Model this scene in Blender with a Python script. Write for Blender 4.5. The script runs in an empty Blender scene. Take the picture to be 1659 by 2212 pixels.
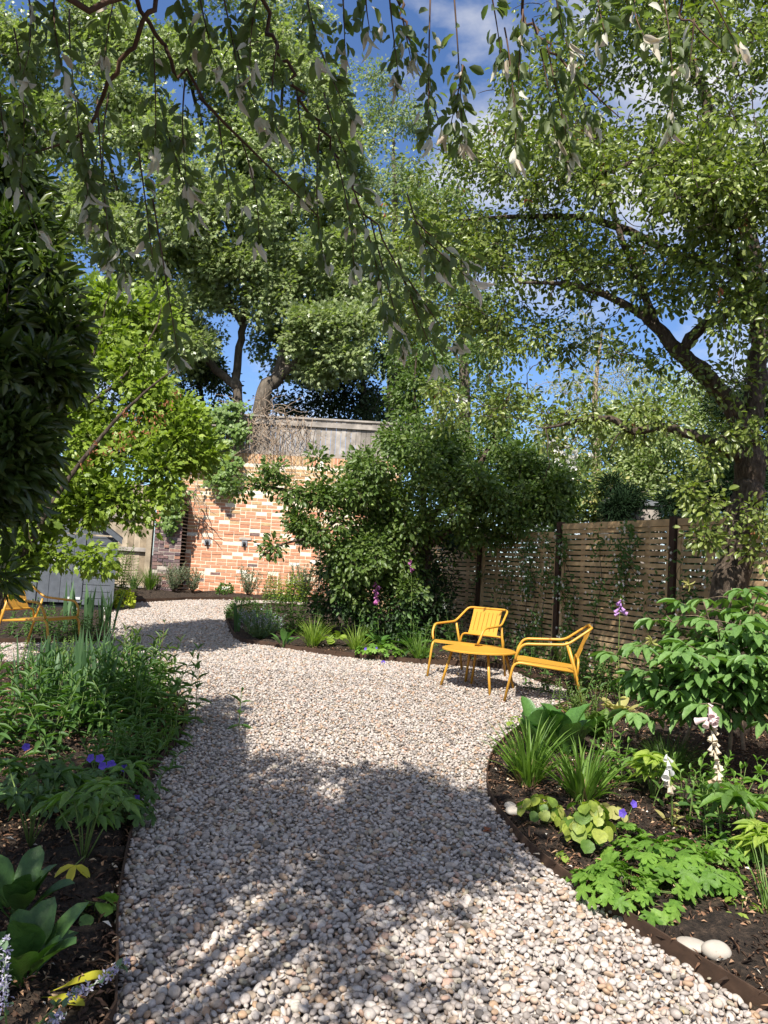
import bpy, math, random
import numpy as np
from mathutils import Vector, Matrix

# ------------------------------------------------------------------ camera, sky, sun, exposure
SC = bpy.context.scene
COL = SC.collection
R = math.radians
PITCH, ROLL, FPX, EYE, SLOPE = 4.15, 3.3, 1640.0, 1.5, 0.045
cam_data = bpy.data.cameras.new("camera")
cam_data.sensor_fit = 'VERTICAL'
cam_data.sensor_height = 36.0
cam_data.lens = 36.0 * FPX / 2212.0
cam_data.clip_start = 0.05
cam_data.clip_end = 2000.0
cam = bpy.data.objects.new("camera", cam_data)
COL.objects.link(cam)
CAMROT = Matrix.Rotation(R(90 + PITCH), 3, 'X') @ Matrix.Rotation(R(ROLL), 3, 'Z')
cam.matrix_world = Matrix.Translation((0, 0, EYE)) @ CAMROT.to_4x4()
SC.camera = cam

SUN_TO = Vector((-0.28, -1.0, 1.22)).normalized()      # towards the sun: high, behind, to the left
SUN_EL = math.asin(SUN_TO.z)
world = bpy.data.worlds.new("World")
SC.world = world
world.use_nodes = True
wn, wl = world.node_tree.nodes, world.node_tree.links
wn.clear()
w_out = wn.new('ShaderNodeOutputWorld')
w_bg = wn.new('ShaderNodeBackground')
w_bg.inputs['Strength'].default_value = 0.057
w_sky = wn.new('ShaderNodeTexSky')
w_sky.sky_type = 'NISHITA'
w_sky.sun_disc = False
w_sky.sun_elevation = SUN_EL
w_sky.sun_rotation = math.atan2(SUN_TO.x, SUN_TO.y)
w_sky.air_density = 1.0
w_sky.dust_density = 0.35
w_sky.ozone_density = 2.0
w_tc = wn.new('ShaderNodeTexCoord')
w_map = wn.new('ShaderNodeMapping')
w_map.inputs['Scale'].default_value = (1.6, 1.6, 3.2)
w_map.inputs['Location'].default_value = (0.35, 0.1, 0.2)
w_noise = wn.new('ShaderNodeTexNoise')
w_noise.inputs['Scale'].default_value = 1.7
w_noise.inputs['Detail'].default_value = 7.0
w_noise.inputs['Roughness'].default_value = 0.55
w_ramp = wn.new('ShaderNodeValToRGB')
w_ramp.color_ramp.elements[0].position = 0.47
w_ramp.color_ramp.elements[0].color = (0, 0, 0, 1)
w_ramp.color_ramp.elements[1].position = 0.66
w_ramp.color_ramp.elements[1].color = (1, 1, 1, 1)
w_tint = wn.new('ShaderNodeMix')
w_tint.data_type = 'RGBA'
w_tint.blend_type = 'MULTIPLY'
w_tint.inputs[0].default_value = 1.0
w_tint.inputs[7].default_value = (1.25, 1.5, 1.9, 1)
w_mix = wn.new('ShaderNodeMix')
w_mix.data_type = 'RGBA'
w_mix.inputs[7].default_value = (11.5, 11.2, 10.8, 1)
wl.new(w_tc.outputs['Generated'], w_map.inputs[0])
wl.new(w_map.outputs[0], w_noise.inputs['Vector'])
w_sep = wn.new('ShaderNodeSeparateXYZ')          # unseen extra cloud added in the southern sky to whiten the fill light
wl.new(w_tc.outputs['Generated'], w_sep.inputs[0])
w_add = wn.new('ShaderNodeMath'); w_add.operation = 'MULTIPLY_ADD'
w_add.inputs[1].default_value = -0.05
wl.new(w_sep.outputs['Y'], w_add.inputs[0])
wl.new(w_noise.outputs[0], w_add.inputs[2])
wl.new(w_add.outputs[0], w_ramp.inputs[0])
wl.new(w_sky.outputs[0], w_tint.inputs[6])
wl.new(w_ramp.outputs[0], w_mix.inputs[0])
wl.new(w_tint.outputs[2], w_mix.inputs[6])
wl.new(w_mix.outputs[2], w_bg.inputs['Color'])
wl.new(w_bg.outputs[0], w_out.inputs['Surface'])

sun_data = bpy.data.lights.new("sun", 'SUN')
sun_data.energy = 5.0
sun_data.angle = R(0.53)
sun_data.color = (1.0, 0.955, 0.87)
sun = bpy.data.objects.new("sun", sun_data)
COL.objects.link(sun)
sun.location = (-10, -20, 25)
sun.rotation_euler = SUN_TO.to_track_quat('Z', 'Y').to_euler()

SC.view_settings.view_transform = 'Standard'
SC.view_settings.look = 'None'
SC.view_settings.exposure = 0.76
SC.view_settings.gamma = 1.0
SC.view_settings.use_curve_mapping = False
SC.render.engine = 'CYCLES'
SC.cycles.max_bounces = 7
SC.cycles.diffuse_bounces = 3
SC.cycles.glossy_bounces = 2
SC.cycles.transmission_bounces = 4
SC.cycles.transparent_max_bounces = 4
SC.cycles.caustics_reflective = False
SC.cycles.caustics_refractive = False

# ------------------------------------------------------------------ places in the garden
def gz(x, y):
    return SLOPE * np.clip(y, -8.0, 18.0)
def ray(px, py):
    return CAMROT @ Vector(((px - 829.5) / FPX, -(py - 1106.0) / FPX, -1.0))
def G(px, py, dz=0.0):                      # spot on the sloping ground
    d = ray(px, py)
    t = (EYE - dz) / (SLOPE * d.y - d.z)
    return Vector((d.x * t, d.y * t, EYE + d.z * t))
def P(px, py, dist):                        # spot at a known distance up the garden
    d = ray(px, py)
    t = dist / d.y
    return Vector((d.x * t, d.y * t, EYE + d.z * t))
def A(v):
    return np.array(v, dtype=float)

# ------------------------------------------------------------------ mesh collecting
class M:
    def __init__(self):
        self.v, self.f, self.m, self.s, self.n = [], [], [], [], 0
    def add(self, verts, faces, mat=0, smooth=True):       # verts (N,3); faces list of index tuples / arrays (K,c)
        verts = np.asarray(verts, dtype=np.float32).reshape(-1, 3)
        if isinstance(faces, np.ndarray):
            faces = [faces]
        else:
            g = {}
            for f in faces:
                g.setdefault(len(f), []).append(f)
            faces = [np.array(x) for x in g.values()]
        for fa in faces:
            self.f.append(fa.astype(np.int32) + self.n)
            self.m.append(np.full(len(fa), mat, np.int32))
            self.s.append(np.full(len(fa), smooth, bool))
        self.v.append(verts)
        self.n += len(verts)
    def inst(self, verts, tfaces, mat=0, smooth=True):     # verts (N,k,3): the same faces for every copy
        N, k = verts.shape[:2]
        off = (np.arange(N) * k)[:, None, None]
        g = {}
        for f in tfaces:
            g.setdefault(len(f), []).append(f)
        fs = [(np.array(x)[None] + off).reshape(-1, len(x[0])) for x in g.values()]
        verts = verts.reshape(-1, 3)
        for fa in fs:
            self.f.append(fa.astype(np.int32) + self.n)
            self.m.append(np.full(len(fa), mat, np.int32))
            self.s.append(np.full(len(fa), smooth, bool))
        self.v.append(verts.astype(np.float32))
        self.n += len(verts)
    def build(self, name, mats, parent=None, base=(0, 0, 0), loc=None):
        me = bpy.data.meshes.new(name)
        v = np.concatenate(self.v) - np.array(base, np.float32)
        tot = np.concatenate([np.full(len(a), a.shape[1], np.int32) for a in self.f])
        li = np.concatenate([a.reshape(-1) for a in self.f])
        start = np.concatenate([[0], np.cumsum(tot)[:-1]]).astype(np.int32)
        me.vertices.add(len(v)); me.vertices.foreach_set('co', v.reshape(-1).astype(np.float32))
        me.loops.add(len(li)); me.loops.foreach_set('vertex_index', li)
        me.polygons.add(len(tot))
        me.polygons.foreach_set('loop_start', start)
        try:
            me.polygons.foreach_set('loop_total', tot)
        except Exception:
            pass
        for mt in (mats if isinstance(mats, (list, tuple)) else [mats]):
            me.materials.append(mt)
        me.polygons.foreach_set('material_index', np.concatenate(self.m))
        me.polygons.foreach_set('use_smooth', np.concatenate(self.s))
        me.update(calc_edges=True)
        o = bpy.data.objects.new(name, me)
        COL.objects.link(o)
        if parent is not None:
            o.parent = parent
        else:
            o.location = base if loc is None else loc
        return o

def tag(o, label, cat, group=None):
    o['label'] = label
    o['category'] = cat
    if group:
        o['group'] = group
    return o
def thing(name, label, cat, loc, group=None, rz=0.0):
    o = bpy.data.objects.new(name, None)
    COL.objects.link(o)
    o.empty_display_size = 0.1
    o.location = loc
    o.rotation_euler = (0, 0, rz)
    return tag(o, label, cat, group)
def structure(o, kind='structure'):
    o['kind'] = kind
    return o

def nrm(a):
    return a / np.maximum(np.linalg.norm(a, axis=-1, keepdims=True), 1e-9)

def box(m, c, size, mat=0, rot=None, smooth=False):
    hx, hy, hz = size[0] / 2, size[1] / 2, size[2] / 2
    v = np.array([(sx * hx, sy * hy, sz * hz) for sx in (-1, 1) for sy in (-1, 1) for sz in (-1, 1)], float)
    if rot is not None:
        v = v @ np.array(rot).T
    v = v + np.array(c, float)
    m.add(v, np.array([(0, 1, 3, 2), (4, 6, 7, 5), (0, 4, 5, 1), (2, 3, 7, 6), (0, 2, 6, 4), (1, 5, 7, 3)]), mat, smooth)

def rotz(a):
    c, s = math.cos(a), math.sin(a)
    return np.array([(c, -s, 0), (s, c, 0), (0, 0, 1)])

def tube(m, pts, rad, sides=6, mat=0, cap=True):
    pts = np.asarray(pts, float)
    n = len(pts)
    rad = np.broadcast_to(np.asarray(rad, float), (n,))
    t = np.gradient(pts, axis=0)
    t = nrm(t)
    ref = np.array((0, 0, 1.0)) if abs(t[0][2]) < 0.9 else np.array((1.0, 0, 0))
    u = nrm(np.cross(t[0], ref))
    us = [u]
    for i in range(1, n):
        u = us[-1] - t[i] * np.dot(us[-1], t[i])
        us.append(u / max(np.linalg.norm(u), 1e-9))
    us = np.array(us)
    w = np.cross(t, us)
    a = np.arange(sides) * 2 * math.pi / sides
    v = pts[:, None] + rad[:, None, None] * (us[:, None] * np.cos(a)[None, :, None] + w[:, None] * np.sin(a)[None, :, None])
    i = np.arange(n - 1)[:, None] * sides
    j = np.arange(sides)[None]
    k = (j + 1) % sides
    q = np.stack([i + j, i + k, i + sides + k, i + sides + j], -1).reshape(-1, 4)
    fs = [q]
    if cap and sides >= 3:
        fs.append(np.array([list(range(sides))[::-1], [(n - 1) * sides + x for x in range(sides)]]))
    v = v.reshape(-1, 3)
    for fa in fs:
        m.f.append(fa.astype(np.int32) + m.n)
        m.m.append(np.full(len(fa), mat, np.int32))
        m.s.append(np.full(len(fa), True, bool))
    m.v.append(v.astype(np.float32))
    m.n += len(v)

def smooth_path(pts, n=8):                  # Catmull-Rom through the points
    p = [A(x) for x in pts]
    p = [2 * p[0] - p[1]] + p + [2 * p[-1] - p[-2]]
    out = []
    for i in range(1, len(p) - 2):
        for k in range(n):
            t = k / n
            out.append(0.5 * ((2 * p[i]) + (-p[i - 1] + p[i + 1]) * t + (2 * p[i - 1] - 5 * p[i] + 4 * p[i + 1] - p[i + 2]) * t * t
                              + (-p[i - 1] + 3 * p[i] - 3 * p[i + 1] + p[i + 2]) * t ** 3))
    out.append(p[-2])
    return np.array(out)

def rounded(pts, r, n=5):                   # bent metal tube: straight runs with rounded corners
    p = [A(x) for x in pts]
    out = [p[0]]
    for i in range(1, len(p) - 1):
        a, b, c = p[i - 1], p[i], p[i + 1]
        d1, d2 = a - b, c - b
        rr = min(r, np.linalg.norm(d1) * 0.49, np.linalg.norm(d2) * 0.49)
        s, e = b + d1 / np.linalg.norm(d1) * rr, b + d2 / np.linalg.norm(d2) * rr
        for k in range(n + 1):
            t = k / n
            out.append((1 - t) ** 2 * s + 2 * t * (1 - t) * b + t * t * e)
    out.append(p[-1])
    return np.array(out)

# ------------------------------------------------------------------ leaves
def leaf_t(rows, fold=0.15, droop=0.1):     # rows: (position along, width) -> template
    v = [(0, 0, 0)]
    for t, w in rows:
        z = -droop * t * t
        v += [(-w / 2, t, z + fold * w), (0, t, z), (w / 2, t, z + fold * w)]
    v.append((0, 1, -droop))
    f = [(0, 2, 1), (0, 3, 2)]
    for i in range(len(rows) - 1):
        a, b = 1 + 3 * i, 4 + 3 * i
        f += [(a, a + 1, b + 1, b), (a + 1, a + 2, b + 2, b + 1)]
    a, tip = 1 + 3 * (len(rows) - 1), len(v) - 1
    f += [(a, a + 1, tip), (a + 1, a + 2, tip)]
    return np.array(v, float), f
T_SIMPLE = leaf_t([(0.45, 1.0)], 0.18, 0.12)
T_OVAL = leaf_t([(0.25, 0.8), (0.62, 1.0), (0.88, 0.55)], 0.16, 0.18)
T_LANCE = leaf_t([(0.22, 0.8), (0.5, 1.0), (0.78, 0.6)], 0.14, 0.25)
T_ROUND = leaf_t([(0.12, 0.7), (0.4, 1.05), (0.75, 0.85)], 0.12, 0.12)
def star_t(lobes, inner, first=-2.3, last=2.3, sizes=None, dome=-0.12):
    # lobed leaf: base at the origin, lobes fan about a centre at (0,.35)
    v = [(0, 0.30, 0), (0, 0, 0)]
    a = np.linspace(first, last, lobes)
    for i, x in enumerate(a):
        s = 1.0 if sizes is None else sizes[i]
        v.append((-math.sin(-x) * 0.62 * s, 0.30 + math.cos(x) * 0.68 * s, dome * s))
        if i < lobes - 1:
            y = (a[i] + a[i + 1]) / 2
            v.append((math.sin(y) * 0.62 * inner, 0.30 + math.cos(y) * 0.68 * inner, dome * 0.1 + 0.05))
    n = len(v)
    f = [(0, k + 1, k) for k in range(2, n - 1)] + [(0, 2, 1), (0, 1, n - 1)]
    return np.array(v, float), f
T_MAPLE = star_t(5, 0.45, -1.9, 1.9, [0.62, 0.9, 1.0, 0.9, 0.62])
def palm_t(lobes, span, sinus):
    v = [(0, 0.36, 0.0), (0, 0.12, 0)]
    a = np.linspace(-span, span, lobes)
    st = a[1] - a[0]
    for i, x in enumerate(a):
        L = 0.62 - 0.05 * abs(x)
        for da, k, z in ((-.33, .80, -.04), (-.22, .98, -.08), (-.12, .92, -.09), (0, 1.10, -.13), (.12, .92, -.09), (.22, .97, -.08), (.33, .80, -.04)):
            v.append((math.sin(x + da * st) * L * k, 0.36 + math.cos(x + da * st) * L * k, z))
        if i < lobes - 1:
            y = x + st / 2
            v.append((math.sin(y) * L * sinus, 0.36 + math.cos(y) * L * sinus, .06))
    n = len(v)
    f = [(0, k + 1, k) for k in range(2, n - 1)] + [(0, 2, 1), (0, 1, n - 1)]
    return np.array(v, float), f
T_PALM = palm_t(5, 2.2, 0.50)
T_LOBED = star_t(5, 0.66, -1.7, 1.7, [0.75, 0.85, 1.1, 0.85, 0.75], -0.08)

def leaves(m, T, pos, ydir, up, L, W, mat=0):
    V, F = T
    pos = np.asarray(pos, float); N = len(pos)
    y = nrm(np.asarray(ydir, float))
    x = nrm(np.cross(y, np.asarray(up, float) + 1e-4))
    z = np.cross(x, y)
    L = np.broadcast_to(np.asarray(L, float), (N,)); W = np.broadcast_to(np.asarray(W, float), (N,))
    v = (pos[:, None] + x[:, None] * (V[None, :, 0, None] * W[:, None, None])
         + y[:, None] * (V[None, :, 1, None] * L[:, None, None]) + z[:, None] * (V[None, :, 2, None] * L[:, None, None]))
    m.inst(v, F, mat)

def blades(m, base, az, length, lean, width, droop, rng, rows=6, prof='grass', fold=0.15, mat=0, r0=0.03):
    # arching strips growing from one clump; lean 0 upright .. 1 flat
    N = len(az)
    t = np.linspace(0, 1, rows)
    d = np.stack([np.cos(az), np.sin(az), np.zeros(N)], -1)
    side = np.stack([-np.sin(az), np.cos(az), np.zeros(N)], -1)
    ang = lean[:, None] + droop[:, None] * t[None] ** 1.5        # angle off vertical along the blade
    seg = length[:, None] / (rows - 1)
    hx = np.concatenate([np.zeros((N, 1)), np.cumsum(np.sin(ang[:, :-1]) * seg, 1)], 1)
    hz = np.concatenate([np.zeros((N, 1)), np.cumsum(np.cos(ang[:, :-1]) * seg, 1)], 1)
    b = np.asarray(base, float)[None] + d * (rng.random(N) * r0)[:, None] + side * ((rng.random(N) - .5) * r0)[:, None]
    c = b[:, None] + d[:, None] * hx[..., None] + np.array((0, 0, 1.0)) * hz[..., None]
    if prof == 'grass':
        w = np.minimum(1, 0.35 + t * 3) * (1 - t ** 2.2)
    elif prof == 'sword':
        w = np.minimum(1, 0.6 + t * 2) * np.clip((1 - t) * 2.6, 0, 1) ** 0.8
    else:                                                          # broad leaf on a stalk
        w = np.where(t < 0.3, 0.12, np.sin(np.clip((t - 0.28) / 0.72, 0, 1) * math.pi) ** 0.6)
        w[-1] = 0.02
        rip = np.sin(t[None] * rng.uniform(7, 13, (N, 1)) + rng.uniform(0, 6, (N, 1))) * .09 * (t > .35)
    w = w[None] * width[:, None] / 2
    if prof == 'broad': w = w * (1 + rip)
    nx = np.cos(ang)[..., None] * d[:, None] * -1 + np.sin(ang)[..., None] * np.array((0, 0, 1.0))
    f3 = nx * (w * fold * 2)[..., None]
    tw = side[:, None]
    L_ = c - tw * w[..., None] + f3 * rng.uniform(.3, 1.7, (N, 1, 1))
    R_ = c + tw * w[..., None] + f3 * rng.uniform(.3, 1.7, (N, 1, 1))
    v = np.stack([L_, c, R_], 2).reshape(N, rows * 3, 3)
    F = []
    for i in range(rows - 1):
        a = 3 * i
        F += [(a, a + 1, a + 4, a + 3), (a + 1, a + 2, a + 5, a + 4)]
    m.inst(v, F, mat)

def rand_dirs(rng, n):
    v = rng.normal(size=(n, 3))
    return nrm(v)
# ------------------------------------------------------------------ materials
def new_mat(name):
    mt = bpy.data.materials.new(name)
    mt.use_nodes = True
    nt = mt.node_tree
    return mt, nt.nodes, nt.links, nt.nodes['Principled BSDF']
def ramp(n, stops, interp='LINEAR'):
    r = n.new('ShaderNodeValToRGB')
    cr = r.color_ramp
    cr.interpolation = interp
    while len(cr.elements) < len(stops):
        cr.elements.new(0.5)
    for e, (p, c) in zip(cr.elements, stops):
        e.position = p
        e.color = (*c, 1)
    return r
def leaf_mat(name, cols, rough=0.45, trans=0.35, spec=0.35, tcol=None, mottle=0.0):
    mt, n, l, b = new_mat(name)
    geo = n.new('ShaderNodeNewGeometry')
    k = len(cols) - 1
    r = ramp(n, [(i / max(k, 1), c) for i, c in enumerate(cols)])
    l.new(geo.outputs['Random Per Island'], r.inputs[0])
    col_out = r.outputs[0]
    if mottle > 0:                                   # veins and blotches of the leaf itself
        tc = n.new('ShaderNodeTexCoord')
        nz = n.new('ShaderNodeTexNoise'); nz.inputs['Scale'].default_value = 55; nz.inputs['Detail'].default_value = 6; nz.inputs['Roughness'].default_value = .7
        l.new(tc.outputs['Object'], nz.inputs['Vector'])
        rr = ramp(n, [(0.3, (1 - mottle,) * 3), (0.72, (1 + mottle, 1 + mottle * .8, 1 + mottle * .6))])
        l.new(nz.outputs[0], rr.inputs[0])
        mm = n.new('ShaderNodeMix'); mm.data_type = 'RGBA'; mm.blend_type = 'MULTIPLY'; mm.inputs[0].default_value = 1.0
        l.new(col_out, mm.inputs[6]); l.new(rr.outputs[0], mm.inputs[7]); col_out = mm.outputs[2]
        bp = n.new('ShaderNodeBump'); bp.inputs['Strength'].default_value = .5; bp.inputs['Distance'].default_value = .006
        l.new(nz.outputs[0], bp.inputs['Height']); l.new(bp.outputs[0], b.inputs['Normal'])
    l.new(col_out, b.inputs['Base Color'])
    b.inputs['Roughness'].default_value = rough
    b.inputs['Specular IOR Level'].default_value = spec
    if trans > 0:
        tr = n.new('ShaderNodeBsdfTranslucent')
        hs = n.new('ShaderNodeMix'); hs.data_type = 'RGBA'; hs.blend_type = 'MULTIPLY'
        hs.inputs[0].default_value = 1.0
        hs.inputs[7].default_value = (*(tcol or (1.5, 1.75, 0.55)), 1)
        l.new(col_out, hs.inputs[6])
        l.new(hs.outputs[2], tr.inputs[0])
        mx = n.new('ShaderNodeMixShader')
        mx.inputs[0].default_value = trans
        l.new(b.outputs[0], mx.inputs[1]); l.new(tr.outputs[0], mx.inputs[2])
        out = n['Material Output']
        l.new(mx.outputs[0], out.inputs['Surface'])
    return mt
def island_mat(name, stops, rough=0.7, spec=0.3, bump=0.0, bscale=60.0, noise=0.0, nscale=30.0, interp='LINEAR'):
    mt, n, l, b = new_mat(name)
    geo = n.new('ShaderNodeNewGeometry')
    r = ramp(n, stops, interp)
    l.new(geo.outputs['Random Per Island'], r.inputs[0])
    col = r.outputs[0]
    tc = n.new('ShaderNodeTexCoord')
    if noise > 0:
        nz = n.new('ShaderNodeTexNoise'); nz.inputs['Scale'].default_value = nscale; nz.inputs['Detail'].default_value = 5
        l.new(tc.outputs['Object'], nz.inputs['Vector'])
        rr = ramp(n, [(0.3, (1 - noise,) * 3), (0.7, (1 + noise * .5,) * 3)])
        l.new(nz.outputs[0], rr.inputs[0])
        mx = n.new('ShaderNodeMix'); mx.data_type = 'RGBA'; mx.blend_type = 'MULTIPLY'; mx.inputs[0].default_value = 1
        l.new(col, mx.inputs[6]); l.new(rr.outputs[0], mx.inputs[7])
        col = mx.outputs[2]
    l.new(col, b.inputs['Base Color'])
    b.inputs['Roughness'].default_value = rough
    b.inputs['Specular IOR Level'].default_value = spec
    if bump > 0:
        nb = n.new('ShaderNodeTexNoise'); nb.inputs['Scale'].default_value = bscale; nb.inputs['Detail'].default_value = 6
        l.new(tc.outputs['Object'], nb.inputs['Vector'])
        bp = n.new('ShaderNodeBump'); bp.inputs['Strength'].default_value = bump; bp.inputs['Distance'].default_value = 0.01
        l.new(nb.outputs[0], bp.inputs['Height']); l.new(bp.outputs[0], b.inputs['Normal'])
    return mt
def noise_mat(name, stops, scale=8.0, stretch=(1, 1, 1), rough=0.8, spec=0.25, bump=0.3, bdist=0.01, metal=0.0):
    mt, n, l, b = new_mat(name)
    tc = n.new('ShaderNodeTexCoord')
    mp = n.new('ShaderNodeMapping'); mp.inputs['Scale'].default_value = stretch
    nz = n.new('ShaderNodeTexNoise'); nz.inputs['Scale'].default_value = scale; nz.inputs['Detail'].default_value = 8
    nz.inputs['Roughness'].default_value = 0.65
    r = ramp(n, stops)
    l.new(tc.outputs['Object'], mp.inputs[0]); l.new(mp.outputs[0], nz.inputs['Vector'])
    l.new(nz.outputs[0], r.inputs[0]); l.new(r.outputs[0], b.inputs['Base Color'])
    b.inputs['Roughness'].default_value = rough
    b.inputs['Specular IOR Level'].default_value = spec
    b.inputs['Metallic'].default_value = metal
    if bump > 0:
        bp = n.new('ShaderNodeBump'); bp.inputs['Strength'].default_value = bump; bp.inputs['Distance'].default_value = bdist
        l.new(nz.outputs[0], bp.inputs['Height']); l.new(bp.outputs[0], b.inputs['Normal'])
    return mt

MT = {}
MT['soil'] = noise_mat('soil', [(0.3, (0.016, 0.012, 0.009)), (0.5, (0.045, 0.032, 0.023)), (0.68, (0.10, 0.068, 0.046)), (0.8, (0.16, 0.115, 0.08))], 34, rough=0.95, bump=1.0, bdist=0.05)
MT['gravel_base'] = noise_mat('gravel_base', [(0.3, (0.16, 0.13, 0.11)), (0.7, (0.34, 0.29, 0.25))], 40, rough=0.95, bump=0.6)
MT['pebble'] = island_mat('pebble', [(0.0, (0.14, 0.12, 0.105)), (0.08, (0.25, 0.215, 0.19)), (0.22, (0.36, 0.31, 0.275)), (0.36, (0.45, 0.385, 0.34)),
                                     (0.50, (0.52, 0.45, 0.395)), (0.62, (0.38, 0.35, 0.33)), (0.74, (0.47, 0.40, 0.34)), (0.84, (0.36, 0.24, 0.15)), (0.90, (0.43, 0.29, 0.23)), (0.94, (0.28, 0.24, 0.17)), (1.0, (0.60, 0.55, 0.49))],
                           rough=0.62, spec=0.3, noise=0.25, nscale=90)
MT['cobble'] = noise_mat('cobble', [(0.3, (0.34, 0.30, 0.25)), (0.7, (0.45, 0.40, 0.34))], 14, rough=0.7, bump=0.15)
MT['chip'] = island_mat('chip', [(0.0, (0.018, 0.012, 0.009)), (0.45, (0.08, 0.045, 0.028)), (0.75, (0.20, 0.105, 0.06)), (0.93, (0.36, 0.22, 0.13)), (0.975, (0.45, 0.33, 0.20)), (1.0, (0.70, 0.66, 0.58))], rough=0.9)
MT['litter'] = island_mat('litter', [(0.0, (0.05, 0.03, 0.02)), (0.5, (0.16, 0.09, 0.05)), (0.8, (0.28, 0.18, 0.09)), (1.0, (0.34, 0.27, 0.12))], rough=0.9)
MT['corten'] = noise_mat('corten', [(0.3, (0.035, 0.021, 0.014)), (0.55, (0.062, 0.036, 0.023)), (0.8, (0.11, 0.066, 0.042))], 9, (1, 1, 2), rough=0.85, bump=0.2, bdist=0.004)
MT['yellow'] = noise_mat('yellow_paint', [(0.35, (0.54, 0.275, 0.032)), (0.7, (0.59, 0.305, 0.04))], 4, rough=0.42, spec=0.45, bump=0.0)
MT['slat'] = island_mat('slat_wood', [(0.0, (0.42, 0.28, 0.15)), (0.5, (0.53, 0.36, 0.195)), (1.0, (0.60, 0.42, 0.235))], rough=0.75, noise=0.35, nscale=9, bump=0.2, bscale=50)
MT['post'] = noise_mat('post_steel', [(0.3, (0.035, 0.020, 0.014)), (0.7, (0.075, 0.042, 0.028))], 10, (3, 3, 1), rough=0.8)
MT['old_timber'] = island_mat('old_timber', [(0.0, (0.27, 0.21, 0.14)), (0.5, (0.36, 0.285, 0.20)), (1.0, (0.44, 0.36, 0.26))], rough=0.85, noise=0.4, nscale=7, bump=0.3, bscale=30)
MT['grey_timber'] = island_mat('grey_timber', [(0.0, (0.24, 0.21, 0.18)), (0.5, (0.33, 0.29, 0.25)), (1.0, (0.40, 0.36, 0.32))], rough=0.9, noise=0.4, nscale=6, bump=0.3, bscale=30)
MT['shed_grey'] = island_mat('shed_grey', [(0.0, (0.095, 0.105, 0.122)), (1.0, (0.125, 0.137, 0.156))], rough=0.6, noise=0.22, nscale=12, bump=0.15, bscale=40)
MT['dark_felt'] = noise_mat('dark_felt', [(0.3, (0.04, 0.04, 0.045)), (0.7, (0.08, 0.08, 0.085))], 30, rough=0.95)
MT['white_paint'] = noise_mat('white_paint', [(0.3, (0.70, 0.70, 0.68)), (0.7, (0.80, 0.79, 0.77))], 6, rough=0.5, bump=0)
MT['grey_metal'] = noise_mat('grey_metal', [(0.3, (0.30, 0.31, 0.33)), (0.7, (0.42, 0.43, 0.45))], 12, rough=0.4, bump=0, metal=0.6)
MT['black'] = noise_mat('black_metal', [(0.3, (0.02, 0.02, 0.022)), (0.7, (0.035, 0.035, 0.04))], 12, rough=0.4, bump=0)
MT['brick'] = island_mat('brick', [(0.0, (0.48, 0.215, 0.125)), (0.06, (0.54, 0.24, 0.14)), (0.35, (0.58, 0.265, 0.155)), (0.6, (0.60, 0.30, 0.18)), (0.85, (0.56, 0.26, 0.15)), (0.96, (0.60, 0.32, 0.20)), (1.0, (0.52, 0.22, 0.125))],
                         rough=0.9, noise=0.22, nscale=16, bump=0.35, bscale=50)
MT['brick_yellow'] = island_mat('brick_yellow', [(0.0, (0.43, 0.255, 0.13)), (0.4, (0.51, 0.32, 0.165)), (0.75, (0.55, 0.37, 0.195)), (1.0, (0.50, 0.28, 0.15))], rough=0.9, noise=0.25, nscale=16, bump=0.35, bscale=50)
MT['brick_white'] = noise_mat('brick_white', [(0.3, (0.68, 0.64, 0.57)), (0.7, (0.80, 0.77, 0.71))], 20, rough=0.9)
MT['brick_dark'] = island_mat('brick_dark', [(0.0, (0.10, 0.075, 0.085)), (0.35, (0.17, 0.11, 0.11)), (0.6, (0.25, 0.14, 0.12)), (0.85, (0.20, 0.17, 0.165)), (1.0, (0.38, 0.17, 0.10))], rough=0.9, noise=0.4, nscale=20, bump=0.5, bscale=40)
MT['mortar'] = noise_mat('mortar', [(0.3, (0.72, 0.62, 0.47)), (0.7, (0.80, 0.71, 0.57))], 18, rough=0.95)
MT['mortar_pale'] = noise_mat('mortar_pale', [(0.3, (0.34, 0.29, 0.24)), (0.7, (0.52, 0.46, 0.40))], 18, rough=0.95)
MT['bark'] = noise_mat('apple_bark', [(0.3, (0.030, 0.021, 0.015)), (0.52, (0.085, 0.062, 0.045)), (0.75, (0.19, 0.15, 0.115))], 16, (2.5, 2.5, 0.7), rough=0.95, bump=1.0, bdist=0.03)
MT['bark_grey'] = noise_mat('grey_bark', [(0.3, (0.055, 0.045, 0.035)), (0.55, (0.14, 0.115, 0.09)), (0.75, (0.26, 0.22, 0.175))], 7, (2, 2, 0.8), rough=0.95, bump=0.8, bdist=0.04)
MT['twig'] = noise_mat('twig', [(0.3, (0.035, 0.026, 0.02)), (0.7, (0.10, 0.075, 0.055))], 20, rough=0.9, bump=0)
MT['willow_twig'] = noise_mat('willow_twig', [(0.3, (0.055, 0.030, 0.020)), (0.7, (0.15, 0.085, 0.05))], 12, rough=0.7, bump=0)
MT['pale_twig'] = noise_mat('pale_twig', [(0.3, (0.20, 0.145, 0.10)), (0.7, (0.40, 0.31, 0.23))], 12, rough=0.9, bump=0)
MT['stem'] = noise_mat('green_stem', [(0.3, (0.09, 0.15, 0.035)), (0.7, (0.16, 0.22, 0.06))], 10, rough=0.6, bump=0)
MT['purple_stem'] = noise_mat('purple_stem', [(0.3, (0.09, 0.06, 0.045)), (0.7, (0.15, 0.11, 0.06))], 10, rough=0.6, bump=0)
MT['woody'] = noise_mat('woody_stem', [(0.3, (0.09, 0.06, 0.04)), (0.7, (0.28, 0.21, 0.14))], 25, rough=0.9)
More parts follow.
